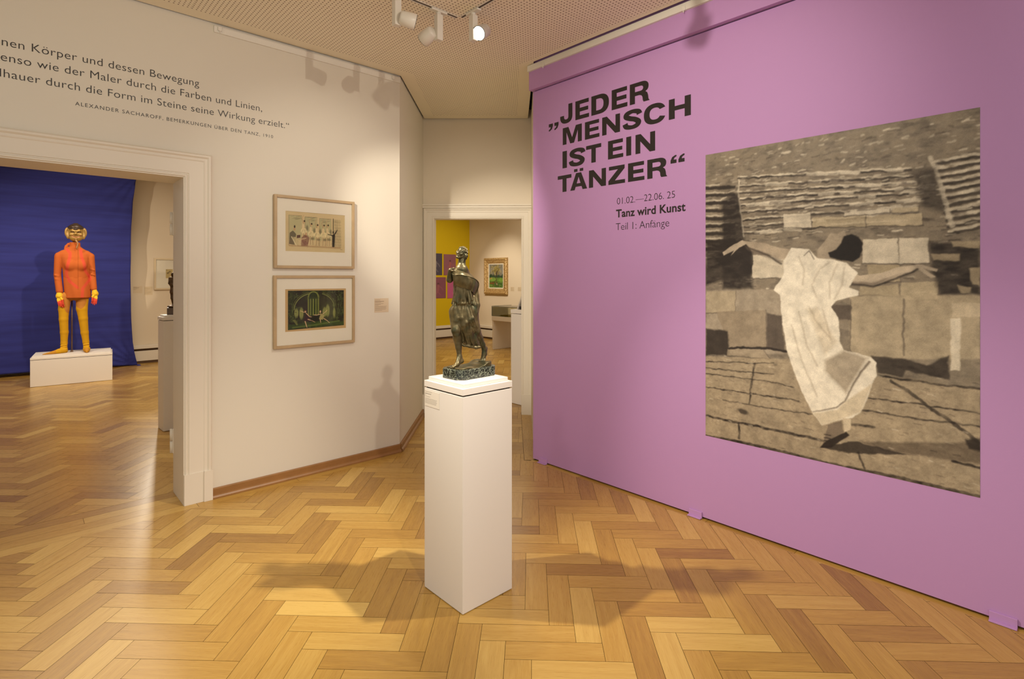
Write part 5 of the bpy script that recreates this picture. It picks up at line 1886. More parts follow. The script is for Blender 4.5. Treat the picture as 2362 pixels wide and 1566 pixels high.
def build_statue():
    v = Vol((-0.16, -0.13, 0.035), (0.16, 0.14, 0.66), 0.0023)
    rng = np.random.default_rng(5)
    z = lambda zy: Sp(0, zy)[2]
    x = lambda zx: Sp(zx, 0)[0]
    # legs
    hipR = Sp(300, 740, -.005); kneeR = Sp(287, 930, -.040); calfR = Sp(298, 1010, -.028); ankR = Sp(322, 1205, -.032); heelR = Sp(343, 1255, -.030)
    ballR = Sp(297, 1292, -.062); toeR = Sp(252, 1316, -.080)
    v.chain([hipR, kneeR], [.042, .024], .008)
    v.ell(Sp(283, 925, -.048), (.019, .017, .022), .008)
    v.chain([kneeR, calfR, Sp(312, 1110, -.028), ankR], [.021, .0205, .0150, .0102], .006)
    v.chain([ankR, heelR], [.0105, .0105], .005)
    v.chain([ankR, ballR, toeR], [.0115, .0100, .0060], .006)
    v.chain([heelR, ballR], [.0100, .0095], .006)
    for k in range(5):
        o = (k - 2) * .0042
        v.capsule(ballR + np.array((-.004, o, -.002)), toeR + np.array((.003 * abs(k - 1), o * 1.15 - .001, -.001)), .0048, .0034, .0015)
    hipL = Sp(420, 740, .005); kneeL = Sp(500, 940, .012); calfL = Sp(532, 1010, .040); ankL = Sp(585, 1130, .064)
    heelL = Sp(597, 1122, .078); ballL = Sp(574, 1222, .058); toeL = Sp(556, 1246, .046)
    v.chain([hipL, kneeL], [.045, .023], .010)
    v.chain([kneeL, calfL, Sp(565, 1080, .055), ankL], [.0215, .0185, .0140, .0112], .006)
    v.chain([ankL, heelL], [.0115, .0105], .005)
    v.chain([heelL, Sp(592, 1180, .066), ballL], [.0105, .0105, .0105], .005)
    v.chain([ankL, ballL, toeL], [.0112, .0105, .0065], .005)
    for k in range(5):
        o = (k - 2) * .0050
        v.capsule(ballL + np.array((o, -.004, -.004)), toeL + np.array((o * 1.3 + .002, -.006, -.004)), .0050, .0038, .0015)
    # pelvis and torso, slightly turned
    v.loft([(z(735), x(358), 0, 118 * K1, .050), (z(690), x(358), 0, 112 * K1, .048), (z(650), x(356), 0, 104 * K1, .043), (z(620), x(357), 0, 106 * K1, .043),
            (z(560), x(362), 0, 104 * K1, .045), (z(480), x(362), 0, 104 * K1, .048), (z(400), x(350), 0, 92 * K1, .046), (z(340), x(345), 0, 78 * K1, .036), (z(300), x(342), 0, 62 * K1, .028)], .006,
           lambda t, zz: .0016 * np.sin(9 * t + 60 * zz) * np.clip((z(350) - zz) / .05, 0, 1) + .0011 * np.sin(17 * t - 45 * zz))
    v.ell(Sp(320, 430, -.038), (.020, .018, .020), .012); v.ell(Sp(395, 440, -.036), (.022, .018, .021), .012)
    # blouse hem with ruffle
    v.loft([(z(652), x(357), 0, 112 * K1, .050), (z(640), x(358), 0, 114 * K1, .0515), (z(622), x(358), 0, 109 * K1, .047), (z(600), x(359), 0, 103 * K1, .043)], .003,
           lambda t, zz: .0030 * np.sin(12 * t) + .0020 * np.sin(23 * t + 1))
    # long blouse folds running to the hem
    for a, b in (((320, 450), (300, 630)), ((345, 470), (345, 640)), ((372, 470), (385, 640)), ((400, 470), (430, 636)), ((300, 440), (272, 620)), ((388, 455), (360, 600)), ((425, 470), (458, 610))):
        v.capsule(Sp(*a, -.044), Sp(*b, -.047), .0030, .0055, .009)
    # skirt
    lv = [(z(655), x(356), 0, 106 * K1, .045), (z(700), x(358), 0, 120 * K1, .052), (z(760), x(362), .002, 132 * K1, .057), (z(840), x(368), .004, 132 * K1, .057),
          (z(900), x(378), .008, 132 * K1, .055), (z(945), x(392), .012, 122 * K1, .050)]
    v.loft(lv, .004, lambda t, zz: .0022 * np.sin(9 * t + 22 * zz) + .0016 * np.sin(23 * t - 40 * zz + .8 * np.sin(30 * zz)))
    lv = [(z(900), x(400), .004, 108 * K1, .048), (z(960), x(408), .008, 96 * K1, .044), (z(1020), x(425), .012, 92 * K1, .038), (z(1060), x(440), .014, 88 * K1, .030), (z(1090), x(468), .018, 66 * K1, .022), (z(1112), x(505), .022, 36 * K1, .013)]
    v.loft(lv, .006, lambda t, zz: .0022 * np.sin(9 * t - 40 * zz) + .0012 * np.sin(16 * t + 30 * zz))
    for a, b, c in (((258, 660), (300, 800), (360, 1050)), ((300, 660), (345, 800), (420, 1080)), ((345, 670), (395, 850), (470, 1090)), ((270, 700), (285, 830), (300, 930)), ((395, 670), (440, 820), (500, 940)),
                    ((430, 670), (465, 800), (510, 900)), ((330, 700), (370, 880), (400, 1060))):
        v.chain([Sp(*a, -.042), Sp(*b, -.0495), Sp(*c, -.026 if c[1] < 1000 else -.014)], [.003, .0045, .0030], .013)
    # hem roll
    v.chain([Sp(336, 1062, -.020), Sp(370, 1090, -.020), Sp(430, 1100, -.014), Sp(500, 1114, -.004), Sp(540, 1108, .006)], [.006, .0065, .0065, .007, .006], .005)
    # shoulders, bare back of the neck and chest
    v.chain([Sp(298, 312, -.012), Sp(340, 288, 0), Sp(376, 308, .010)], [.016, .024, .021], .010)
    v.ell(Sp(345, 285, -.012), (.030, .024, .028), .010)
    v.chain([Sp(370, 292, .010), Sp(388, 345, .014)], [.018, .018], .010)
    # neck
    v.chain([Sp(352, 165, .004), Sp(343, 240, .0)], [.0165, .0195], .008)
    v.capsule(Sp(365, 180, -.006), Sp(335, 250, -.018), .006, .005, .006)
    # right arm folded across the chest
    sh, el, wr = Sp(288, 318, -.014), Sp(217, 392, -.040), Sp(222, 300, -.058)
    v.chain([sh, el], [.0185, .0150], .006); v.chain([el, wr], [.0150, .0105], .004)
    v.ell(Sp(228, 286, -.060), (.010, .008, .009), .004)
    for k in range(4):
        o = (k - 1.5) * .0046
        v.chain([Sp(232, 282, -.062) + np.array((0, o, 0)), Sp(258, 274, -.060) + np.array((0, o, .001 * k)), Sp(275, 282, -.052) + np.array((0, o, 0))], [.0042, .0038, .0030], .0015)
    v.chain([Sp(222, 290, -.068), Sp(240, 300, -.072), Sp(256, 296, -.068)], [.0045, .0040, .0030], .002)
    # left arm hanging behind, hand at the hip
    sl_, el_, wl = Sp(420, 360, .022), Sp(492, 560, .034), Sp(505, 735, .010)
    v.chain([sl_, Sp(470, 440, .032), el_], [.019, .020, .017], .008); v.chain([el_, Sp(508, 660, .022), wl], [.0170, .0150, .0110], .006)
    v.ell(Sp(503, 775, .004), (.011, .009, .018), .005)
    for k in range(4):
        o = (k - 1.5) * .0046
        v.chain([Sp(502, 785, .002) + np.array((.001, o, 0)), Sp(506, 812, -.001) + np.array((.001, o, 0)), Sp(496, 832 + 4 * (1.5 - abs(k - 1.5)), -.002) + np.array((0, o, 0))], [.0046, .0042, .0032], .0015)
    v.chain([Sp(495, 765, -.008), Sp(488, 800, -.014), Sp(484, 815, -.012)], [.0048, .0042, .0032], .002)
    # drapery gathered along that arm
    v.chain([Sp(470, 580, .0), Sp(488, 660, -.006), Sp(498, 740, -.008), Sp(486, 850, -.010)], [.011, .011, .009, .005], .008)
    # head on its own finer grid: looking up to the left, tilted
    hc = Sp(349, 106, .004)
    f = np.array((-.42, -.85, .30)); f /= np.linalg.norm(f)
    u = np.array((.30, .0, .95)); u -= f * (u @ f); u /= np.linalg.norm(u)
    r = np.cross(f, u)
    if r[0] < 0: r = -r
    R = np.stack([r, f, u], 1)
    h = Vol(hc - np.array((.050, .046, .056)), hc + np.array((.046, .048, .044)), 0.00105)
    P = lambda a, c, b: hc + R @ np.array((a, c, b))      # across, forward, up
    def E(a, c, b, ra, rc, rb, k=.003, cut=False): h.ell(P(a, c, b), (ra, rc, rb), k, R, cut)
    def Cc(p, q, r0, r1, k=.0015, cut=False): h.capsule(P(*p), P(*q), r0, r1, k, cut)
    E(0, -.001, .006, .0222, .0255, .0240)                 # skull
    E(0, .0085, -.012, .0168, .0165, .0205, .006)          # lower face
    E(0, .0190, -.0305, .0066, .0060, .0058, .005)         # chin
    for q in (-1, 1):
        Cc((q * .0160, .000, -.016), (q * .0050, .0180, -.0315), .0066, .0052, .005)   # jaw
        E(q * .0112, .0190, -.0105, .0062, .0048, .0058, .005)                         # cheek
        E(q * .0092, .0268, -.0005, .0056, .0040, .0036, .002, cut=True)               # socket
        E(q * .0092, .0222, -.0008, .0046, .0034, .0032, .0008)                        # eyeball
        Cc((q * .0048, .0243, .0016), (q * .0138, .0208, .0010), .0008, .0008, .0008)  # upper lid
        Cc((q * .0050, .0240, -.0034), (q * .0132, .0208, -.0030), .0007, .0007, .0008)
        Cc((q * .0034, .0248, .0052), (q * .0146, .0206, .0050), .0016, .0012, .0022)  # brow
        E(q * .0026, .0275, -.0130, .0021, .0021, .0018, .0012)                        # nostril wing
    Cc((0, .0245, .0035), (0, .0300, -.0118), .0019, .0025, .0022)                     # nose
    E(0, .0304, -.0122, .0023, .0022, .0021, .0012)
    Cc((-.0058, .0235, -.0200), (0, .0268, -.0192), .0009, .0015, .001); Cc((0, .0268, -.0192), (.0058, .0235, -.0200), .0015, .0009, .001)
    Cc((-.0048, .0238, -.0222), (.0048, .0238, -.0222), .0013, .0013, .001); E(0, .0252, -.0228, .0034, .0018, .0016, .001)
    Cc((-.0064, .0243, -.0207), (.0064, .0243, -.0207), .0005, .0005, .0006, cut=True)
    # neck root shared with the body
    h.capsule(P(0, -.004, -.016), Sp(349, 196, .003), .0150, .0158, .006)
    # curled hair and side knots
    for k in range(420):
        t = rng.uniform(0, 2 * math.pi); w = rng.uniform(-.75, 1.0)
        d = np.array((math.cos(t) * math.sqrt(1 - w * w), math.sin(t) * math.sqrt(1 - w * w), w))
        if d[1] > .30 and d[2] < .52: continue            # keep the face free
        if d[2] < -.45 and d[1] > -.5: continue
        q = rng.uniform(.0020, .0036)
        h.ell(hc + R @ (d * np.array((.0240, .0268, .0242)) + np.array((0, -.001, .006))), (q, q, q), .0010)
    for a, c, b, rb in ((.0235, -.004, -.010, .0115), (.0215, -.008, -.020, .0088), (-.0240, .002, -.004, .0068)):
        bc = P(a, c, b)
        h.ell(bc, (rb, rb * .9, rb * 1.1), .003)
        for k in range(60):
            d = rng.normal(size=3); d /= np.linalg.norm(d)
            q = rng.uniform(.0017, .0029)
            h.ell(bc + d * rb, (q, q, q), .0009)
    return [v, h]


vol_obj('figure', build_statue(), M_BRONZE, statue, 1)


def patch(ctrl, nu, nv):
    """smooth surface through a grid of control points"""
    C = np.array(ctrl, float)
    def cr(P, n):
        out = []
        m = len(P)
        for i in range(n):
            s = i / (n - 1) * (m - 1); k = min(int(s), m - 2); t = s - k
            p0, p1, p2, p3 = P[max(k - 1, 0)], P[k], P[k + 1], P[min(k + 2, m - 1)]
            out.append(.5 * (2 * p1 + (p2 - p0) * t + (2 * p0 - 5 * p1 + 4 * p2 - p3) * t * t + (-p0 + 3 * p1 - 3 * p2 + p3) * t ** 3))
        return np.array(out)
    A = cr(C, nu)
    B = np.stack([cr(A[i], nv) for i in range(nu)])
    idx = np.arange(nu * nv).reshape(nu, nv)
    Fq = np.stack([idx[:-1, :-1], idx[:-1, 1:], idx[1:, 1:], idx[1:, :-1]], -1).reshape(-1, 4)
    return B.reshape(-1, 3), Fq


# the windblown scarf: from the folded arm across the breast and out behind the left arm
scarf = [
    [Sp(236, 318, -.062), Sp(262, 300, -.058), Sp(300, 290, -.045)],
    [Sp(255, 345, -.072), Sp(300, 318, -.068), Sp(345, 305, -.048)],
    [Sp(330, 345, -.078), Sp(355, 325, -.066), Sp(385, 322, -.040)],
    [Sp(420, 360, -.066), Sp(425, 350, -.040), Sp(425, 340, -.010)],
    [Sp(490, 388, -.036), Sp(480, 385, -.006), Sp(465, 372, .026)],
    [Sp(525, 430, -.006), Sp(515, 440, .020), Sp(490, 430, .046)],
    [Sp(512, 500, .010), Sp(505, 510, .030), Sp(480, 500, .050)],
    [Sp(478, 560, .010), Sp(480, 570, .030), Sp(465, 560, .046)],
]
V_, F_ = patch(scarf, 60, 16)
o = obj('scarf', (V_, F_), M_BRONZE, statue, smooth=True)
md = o.modifiers.new('thick', 'SOLIDIFY'); md.thickness = 0.005; md.offset = 0
# under-fold of the scarf hanging in front of the breast
fold = [
    [Sp(252, 348, -.068), Sp(258, 400, -.062), Sp(262, 440, -.052)],
    [Sp(330, 350, -.074), Sp(335, 420, -.066), Sp(335, 470, -.056)],
    [Sp(420, 368, -.064), Sp(420, 430, -.062), Sp(405, 490, -.054)],
    [Sp(488, 396, -.036), Sp(480, 450, -.040), Sp(455, 520, -.040)],
    [Sp(520, 440, -.006), Sp(505, 490, -.012), Sp(472, 556, -.018)],
]
V_, F_ = patch(fold, 50, 20)
V_ = V_ + 0.0022 * np.sin(np.arange(len(V_)) // 20 * 0.55)[:, None] * np.array((0, -1, 0))
o = obj('scarf_fold', (V_, F_), M_BRONZE, statue, smooth=True)
md = o.modifiers.new('thick', 'SOLIDIFY'); md.thickness = 0.005; md.offset = 0

# bronze ground and marble base, both turned with the pedestal
MB_A = math.radians(45)
mb = bmesh.new()
a_, b_, c_ = 0.124, 0.080, 0.030
pts = [(-a_ + c_, -b_), (a_ - c_, -b_), (a_, -b_ + c_), (a_, b_ - c_), (a_ - c_, b_), (-a_ + c_, b_), (-a_, b_ - c_), (-a_, -b_ + c_)]
prism(mb, pts, 0.0, 0.0455)
mb.transform(Matrix.Rotation(MB_A, 4, 'Z'))
obj('marble_base', mb, marble_mat(), statue, bevel=0.004, segs=3)
v = Vol((-0.17, -0.17, 0.040), (0.17, 0.17, 0.112), 0.0028)
ca, sa = math.cos(MB_A), math.sin(MB_A)


def ground(X, Y, Z):
    p = X * ca + Y * sa; q = -X * sa + Y * ca
    h = 0.052 + 0.004 * np.sin(p * 40 + 1) * np.cos(q * 50) + 0.005 * np.clip((p + .02) / .06, 0, 1) + 0.008 * np.clip((p - .045) / .02, 0, 1)
    h = h - 0.006 * np.clip((np.abs(q) - .045) / .02, 0, 1)
    r = np.sqrt(np.maximum(np.abs(p) - .078, 0) ** 2 + np.maximum(np.abs(q) - .032, 0) ** 2) - .028
    top = Z - h
    return np.maximum(np.maximum(r, top), 0.044 - Z)


v.field(ground, (-0.17, -0.17, 0.04), (0.17, 0.17, 0.112), 0)
vol_obj('bronze_ground', v, M_BRONZE, statue, 2)

# ------------------------------------------------------------------ costume on a mannequin
cm = fpt(172, 812, PLN_TOP)
COST = Vector((cm.x, cm.y, PLN_TOP))
ray = Vector((cm.x, cm.y, 0)).normalized()
LAT = Vector((ray.y, -ray.x, 0))
MC = Matrix(((LAT.x, ray.x, 0, COST.x), (LAT.y, ray.y, 0, COST.y), (0, 0, 1, COST.z), (0, 0, 0, 1)))
Yc = cm.y
_lx = Yc / (F_PX * (LAT.x - (cm.x / cm.y) * LAT.y))
_lz = Yc / F_PX


def C(px, py, d=0.0): return np.array(((px - 172) * _lx, d, (812 - py) * _lz))
def ZJ(x, y, d=0.0): return C(80 + x / 7.455, 490 + y / 7.455, d)
def ZL(x, y, d=0.0): return C(80 + x / 9.21, 670 + y / 9.21, d)


costume = empty_m('costumed_mannequin', MC, 'mannequin in orange jacket, yellow tights and a grinning gold mask on the low plinth', 'costume figure')
M_KNIT = vcol_mat('dyed_knit', 0.85, 0.1, 0, 0.3, 500)
M_GLOVE = vcol_mat('painted_glove', 0.7, 0.2)
JZ = lambda py: (812 - py) * _lz
JX = lambda px: (px - 172) * _lx

v = Vol((-0.33, -0.22, 0.70), (0.33, 0.22, 1.66), 0.006)
v.loft([(JZ(687), JX(179), 0, 32 * _lx, .125), (JZ(672), JX(178.5), 0, 31.5 * _lx, .125), (JZ(655), JX(177), 0, 30.5 * _lx, .115), (JZ(640), JX(175.5), 0, 29.5 * _lx, .105), (JZ(622), JX(174.5), 0, 30 * _lx, .108),
        (JZ(606), JX(174), 0, 33 * _lx, .115), (JZ(594), JX(173.5), 0, 35 * _lx, .105), (JZ(586), JX(173), 0, 35 * _lx, .085), (JZ(578), JX(173), 0, 26 * _lx, .065), (JZ(570), JX(173), 0, 15 * _lx, .06)], .012,
       lambda t, zz: .003 * np.sin(7 * t + 9 * zz) * (zz < JZ(640)))
v.ell(C(163, 612, -.085), (.065, .05, .07), .03); v.ell(C(187, 612, -.085), (.065, .05, .07), .03)
v.chain([C(136, 590), C(147, 585), C(160, 580.5), C(173, 577), C(186, 580.5), C(199, 585), C(210, 590.5)], [.045, .047, .048, .05, .048, .047, .045], .010)
v.chain([C(135.5, 593), C(133, 634, .01), C(137.8, 671, -.04)], [.047, .042, .040], .006)
v.chain([C(209.5, 594), C(213.5, 634, .01), C(217, 666, -.04)], [.047, .042, .038], .006)
for q in (C(131, 636, -.03), C(133, 645, -.03), C(214, 622, -.03), C(215, 634, -.035)):
    v.capsule(q + np.array((-.016, -.004, .008)), q + np.array((.022, -.004, -.006)), .010, .008, .016)
v.loft([(JZ(572), JX(173), 0, 13.4 * _lx, .062), (JZ(564), JX(173), 0, 12.6 * _lx, .060), (JZ(559), JX(173), 0, 12.4 * _lx, .060)], .010)
v.chain([C(158, 563, 0), C(153, 569, .0), C(150, 574, -.01)], [.016, .018, .012], .008)


def seg_d(P, pts):
    d = np.full(len(P), 1e9)
    for a, b in zip(pts, pts[1:]):
        a, b = np.array(a), np.array(b); ba = b - a
        t = np.clip(((P - a) @ ba) / (ba @ ba), 0, 1)
        d = np.minimum(d, np.linalg.norm(P - a - t[:, None] * ba, axis=1))
    return d


def jacket_col(V):
    P = V[:, [0, 2]]
    g = lambda L: [tuple(ZJ(x, y)[[0, 2]]) for x, y in L]
    s1 = seg_d(P, g([(560, 640), (610, 700), (605, 780), (570, 900), (545, 1060), (600, 1180), (735, 1290)]))
    s2 = seg_d(P, g([(790, 640), (805, 760), (850, 880), (870, 1000), (960, 1130), (905, 1210), (825, 1310), (815, 1480)]))
    front = V[:, 1] < 0.01
    w = np.clip((.021 - np.minimum(s1, s2)) / .006, 0, 1) * front
    base = np.array(lin((186, 96, 46))); st = np.array(lin((204, 82, 58)))
    c = base + w[:, None] * (st - base)
    zl = np.clip((.0035 - np.abs(P[:, 0] - JX(180))) / .002, 0, 1) * front * (P[:, 1] > JZ(668))
    c = c * (1 - .35 * zl[:, None])
    return c


vol_obj('jacket', v, M_KNIT, costume, 1, None, jacket_col)

v = Vol((-0.40, -0.30, -0.005), (0.24, 0.14, 0.86), 0.0055)
v.chain([C(150, 684), C(147.5, 712, -.01), C(147, 735, -.015), C(148.5, 765, .0), C(148, 790, .005), C(148, 803, .01)], [.075, .062, .052, .047, .039, .036], .012)
v.chain([C(190, 684), C(189, 712, -.01), C(192, 735, -.015), C(195.5, 768, .0), C(198.5, 790, .005), C(199.5, 800, .01)], [.078, .066, .054, .046, .038, .036], .012)
v.chain([C(160, 680), C(184, 680)], [.08, .08], .02)
for (px, py) in ((147, 795), (147, 799), (148, 803), (199, 796), (199.5, 800)):
    v.capsule(C(px - 6, py, -.028), C(px + 6, py - 1.2, -.028), .010, .010, .006)
v.chain([C(149, 804, .012), C(151, 808, .02)], [.036, .030], .010)
v.chain([np.array((JX(148), -.01, .040)), np.array((JX(137), -.05, .034)), np.array((JX(122), -.07, .020)), np.array((JX(101), -.09, .007))], [.040, .033, .020, .006], .010)
v.chain([np.array((JX(199.5), .0, .040)), np.array((JX(200), -.07, .038)), np.array((JX(200), -.15, .028)), np.array((JX(200), -.215, .012))], [.040, .041, .030, .012], .010)
v.d = np.maximum(v.d, (-v.ax[2][None, None, :]).astype(np.float32) + 0.0)


def tights_col(V):
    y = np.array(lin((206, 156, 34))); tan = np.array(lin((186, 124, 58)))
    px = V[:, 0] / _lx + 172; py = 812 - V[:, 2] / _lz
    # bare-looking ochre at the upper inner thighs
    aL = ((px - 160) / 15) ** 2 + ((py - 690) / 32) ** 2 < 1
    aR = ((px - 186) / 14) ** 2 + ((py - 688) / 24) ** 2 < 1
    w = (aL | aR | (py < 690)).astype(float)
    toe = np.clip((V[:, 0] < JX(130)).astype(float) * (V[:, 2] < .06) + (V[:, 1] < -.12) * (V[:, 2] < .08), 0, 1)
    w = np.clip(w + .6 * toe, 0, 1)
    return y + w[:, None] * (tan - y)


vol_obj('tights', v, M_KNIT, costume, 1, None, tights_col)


def hand(name, wrist, palm, tips, thumb, label, sd):
    lo = np.minimum.reduce([wrist, palm] + [t for t, _ in tips] + [thumb[1]]) - .05
    hi = np.maximum.reduce([wrist, palm] + [t for t, _ in tips] + [thumb[1]]) + .05
    v = Vol(lo, hi, 0.0035)
    v.capsule(wrist, palm, .028, .034, .010)
    v.ell(palm, (.040, .020, .046), .010)
    for tip, kn in tips:
        v.chain([palm + (kn - palm) * .5, kn, (kn + tip) / 2 + np.array((0, -.006, 0)), tip], [.012, .0115, .0098, .0062], .004)
    v.chain([palm + (thumb[0] - palm) * .3, thumb[0], thumb[1]], [.014, .0125, .0075], .005)
    def col(V):
        y = np.array(lin((232, 190, 50))); r = np.array(lin((206, 70, 50)))
        w = np.clip((palm[2] - .060 - V[:, 2] + .5 * (palm[0] - V[:, 0]) * sd) / .012, 0, 1)
        return y + w[:, None] * (r - y)
    o = vol_obj(name, v, M_GLOVE, costume, 1, None, col)
    o['label'] = label


def fingers(root, tipc, spread, n=4, dx=.0):
    out = []
    for k in range(n):
        s = (k - (n - 1) / 2)
        ln = 1 - .12 * abs(s - .4)
        kn = root + np.array((s * spread, -.004, 0))
        tip = kn + (tipc - root) * ln + np.array((s * .004, 0, 0))
        out.append((tip, kn))
    return out


hand('gloved_hand', C(137.5, 671, -.04), C(137.5, 682, -.055), fingers(C(138.5, 690, -.062), C(143.5, 708, -.085), .0145), (C(144.5, 690, -.085), C(146, 701, -.10)), 'yellow gloved hand with red fingers on the left of the photo', -1)
hand('gloved_hand', C(217.5, 666, -.04), C(220, 678, -.05), fingers(C(219.5, 686, -.06), C(216.5, 704, -.085), .0140), (C(214, 684, -.085), C(212.5, 695, -.10)), 'yellow gloved hand with red fingers on the right of the photo', 1)

# mask: grinning gold face, big ears, dark cap and thin beard
M_MASK = vcol_mat('gilded_mask', 0.42, 0.5, 0.2)
M_CAPK = mat('mask_cap', (0.055, 0.036, 0.026), 0.3, metal=0.3)


def ZM(x, y, d=0.0): return C(80 + x / 7.455, 490 + y / 7.455, d)


v = Vol((-0.16, -0.17, 1.52), (0.16, 0.14, 1.90), 0.0030)
hc = ZM(708, 345, -.02)
v.ell(hc, (.082, .085, .125), .01)
v.ell(ZM(708, 432, -.050), (.078, .058, .062), .02)
v.ell(ZM(706, 372, -.125), (.016, .022, .022), .012)      # nose
v.ell(ZM(680, 388, -.115), (.012, .014, .010), .008); v.ell(ZM(735, 388, -.115), (.012, .014, .010), .008)
for sx in (-1, 1):
    v.chain([ZM(708 + sx * 18, 335, -.112), ZM(708 + sx * 60, 318, -.095), ZM(708 + sx * 100, 300, -.065)], [.010, .012, .008], .006)
    v.ell(ZM(708 + sx * 56, 346, -.098), (.024, .018, .010), .006, cut=True)
    v.chain([ZM(708 + sx * 34, 352, -.098), ZM(708 + sx * 58, 346, -.096), ZM(708 + sx * 84, 342, -.082)], [.005, .009, .004], .003)
    v.ell(ZM(708 + sx * 76, 385, -.085), (.026, .022, .022), .012)
    v.chain([ZM(708 + sx * 38, 385, -.100), ZM(708 + sx * 92, 420, -.070), ZM(708 + sx * 84, 452, -.066)], [.007, .008, .006], .006)
    v.ell(ZM(708 + sx * 142, 345, -.01), (.034, .018, .070), .010)
    v.ell(ZM(708 + sx * 142, 340, -.032), (.018, .014, .046), .006, cut=True)
    v.ell(ZM(708 + sx * 128, 425, -.012), (.022, .016, .030), .010)
for k, (y, w_) in enumerate(((312, 60), (328, 46))):
    v.chain([ZM(708 - w_, y - 14, -.100), ZM(708, y, -.112), ZM(708 + w_, y - 14, -.100)], [.006, .008, .006], .006)
v.chain([ZM(640, 405, -.086), ZM(672, 432, -.108), ZM(708, 438, -.114), ZM(750, 432, -.108), ZM(790, 402, -.082)], [.006, .009, .010, .009, .006], .004, ) if False else None
for a, b in zip([(638, 402), (668, 428), (708, 434), (752, 428), (792, 400)], [(668, 428), (708, 434), (752, 428), (792, 400)]):
    v.capsule(ZM(*a, -.112), ZM(*b, -.112), .010, .010, .004, cut=True)
v.chain([ZM(650, 432, -.092), ZM(708, 456, -.108), ZM(775, 430, -.090)], [.006, .009, .006], .004)


def mask_col(V):
    g = np.array(lin((162, 128, 66))); dkc = np.array(lin((92, 62, 30))); rd = np.array(lin((150, 70, 60)))
    P = V[:, [0, 2]]
    m = seg_d(P, [tuple(ZM(*q)[[0, 2]]) for q in ((638, 402), (668, 428), (708, 434), (752, 428), (792, 400))])
    e = np.minimum(seg_d(P, [tuple(ZM(*q)[[0, 2]]) for q in ((672, 350), (622, 342))]), seg_d(P, [tuple(ZM(*q)[[0, 2]]) for q in ((744, 350), (794, 342))]))
    f = V[:, 1] < -.05
    c = g + (np.clip((.010 - e) / .004, 0, 1) * f)[:, None] * (dkc - g)
    c = c + (np.clip((.0075 - m) / .004, 0, 1) * f * .8)[:, None] * (rd - c)
    return c


mask = vol_obj('mask', v, M_MASK, costume, 1, None, mask_col)
mask['label'] = 'grinning gold mask with large ears'
v = Vol((-0.13, -0.16, 1.74), (0.13, 0.12, 1.90), 0.0035)
v.ell(ZM(705, 262, -.02), (.092, .098, .040), .01)
v.ell(ZM(705, 245, -.03), (.072, .078, .040), .01)
v.ell(ZM(688, 212, -.05), (.020, .022, .020), .008); v.ell(ZM(722, 210, -.05), (.022, .022, .020), .008)
v.chain([ZM(590, 285, -.07), ZM(705, 298, -.115), ZM(820, 278, -.07)], [.010, .012, .010], .008)
o = vol_obj('cap', v, M_CAPK, mask, 1)
bm = bmesh.new()
tube(bm, [ZM(706, 465, -.10), ZM(716, 500, -.115), ZM(740, 530, -.12), ZM(738, 575, -.125), ZM(722, 610, -.13), ZM(728, 650, -.13)], [.010, .012, .009, .008, .009, .003], 10)
obj('beard', bm, mat('beard_rope', (0.30, 0.17, 0.07), 0.6), mask, smooth=True)
bm = bmesh.new(); lathe(bm, [(0.030, JZ(572)), (0.028, JZ(552))], 16, 0, Matrix.Translation((JX(173), 0, 0)))
obj('neck_post', bm, M_CAPK, costume)
bm = bmesh.new(); lathe(bm, [(0.0085, 0.004), (0.0085, JZ(686))], 12, 0, Matrix.Translation((JX(165.8), 0.05, 0)))
lathe(bm, [(0.016, 0.0005), (0.016, 0.02), (0.010, 0.024)], 12, 0, Matrix.Translation((JX(165.8), 0.05, 0)))
obj('support_pole', bm, mat('brass_pole', (0.20, 0.12, 0.08), 0.4, metal=0.5), costume)

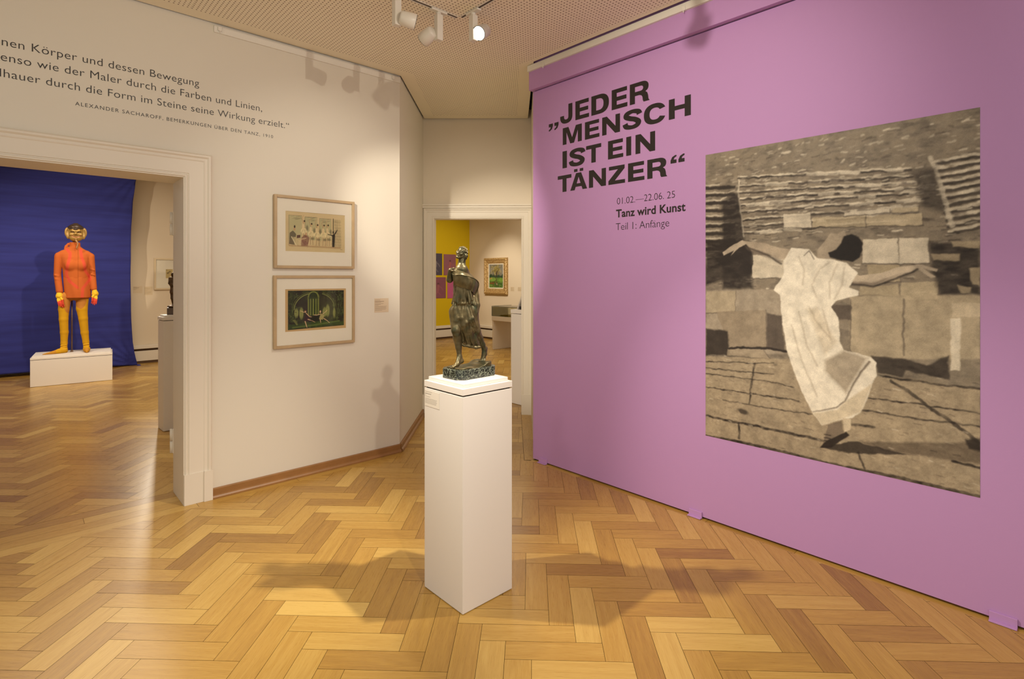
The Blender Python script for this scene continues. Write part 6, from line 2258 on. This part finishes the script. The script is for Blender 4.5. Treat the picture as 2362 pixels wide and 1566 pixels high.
# ------------------------------------------------------------------ small dark bronze on the half hidden pedestal
sm = fpt(404, 726, P2_TOP)
ZD = lambda x, y, d=0.0: np.array(((300 + x / 8.7 - 404) * sm.y / F_PX, d, (728 - (560 + y / 8.7)) * sm.y / F_PX))
_px2 = CX + F_PX * c2.x / c2.y
print('statuette px', _px2, c2.y)
sb_o = c2 + Vector((c2.y, -c2.x, 0)).normalized() * ((402.5 - _px2) * c2.y / F_PX / 1.28)
sb = empty_m('bronze_statuette', Matrix.Translation((sb_o.x, sb_o.y, P2_TOP)) @ Matrix.Rotation(-math.atan2(c2.x, c2.y), 4, 'Z'), 'small dark bronze figure half hidden by the left door frame', 'statue')
v = Vol((-0.11, -0.09, 0.06), (0.11, 0.09, 0.44), 0.003)
v.ell(ZD(890, 1300, 0), (.058, .05, .016), .01)
v.chain([ZD(880, 1265), ZD(860, 1130, -.01), ZD(868, 1010)], [.010, .014, .022], .008)
v.chain([ZD(925, 1265, .01), ZD(930, 1130, .005), ZD(915, 1010)], [.010, .014, .022], .008)
v.chain([ZD(862, 1285, -.02), ZD(880, 1262)], [.007, .010], .006); v.chain([ZD(915, 1285, -.015), ZD(925, 1262, .01)], [.007, .010], .006)
v.chain([ZD(885, 1000), ZD(880, 880), ZD(878, 760)], [.032, .026, .032], .012)
v.chain([ZD(835, 735), ZD(925, 735)], [.017, .017], .01)
v.chain([ZD(825, 735), ZD(815, 830, -.01), ZD(850, 900, -.035)], [.015, .012, .009], .006)
v.chain([ZD(930, 735), ZD(950, 830), ZD(915, 900, -.035)], [.015, .012, .009], .006)
v.chain([ZD(880, 720), ZD(875, 690)], [.011, .011], .006)
v.ell(ZD(872, 655, -.005), (.017, .019, .022), .005)
v.ell(ZD(865, 662, -.022), (.004, .006, .006), .004)
v.ell(ZD(878, 640, .004), (.018, .019, .014), .004)
vol_obj('figure', v, M_BRONZE2, sb, 1)
obj('block_base', boxes((-0.066, 0.066, -0.05, 0.05, 0.0, 0.068)), mat('dark_stone', (0.10, 0.06, 0.035), 0.35, mott=.4, mscale=60), sb, bevel=0.003)
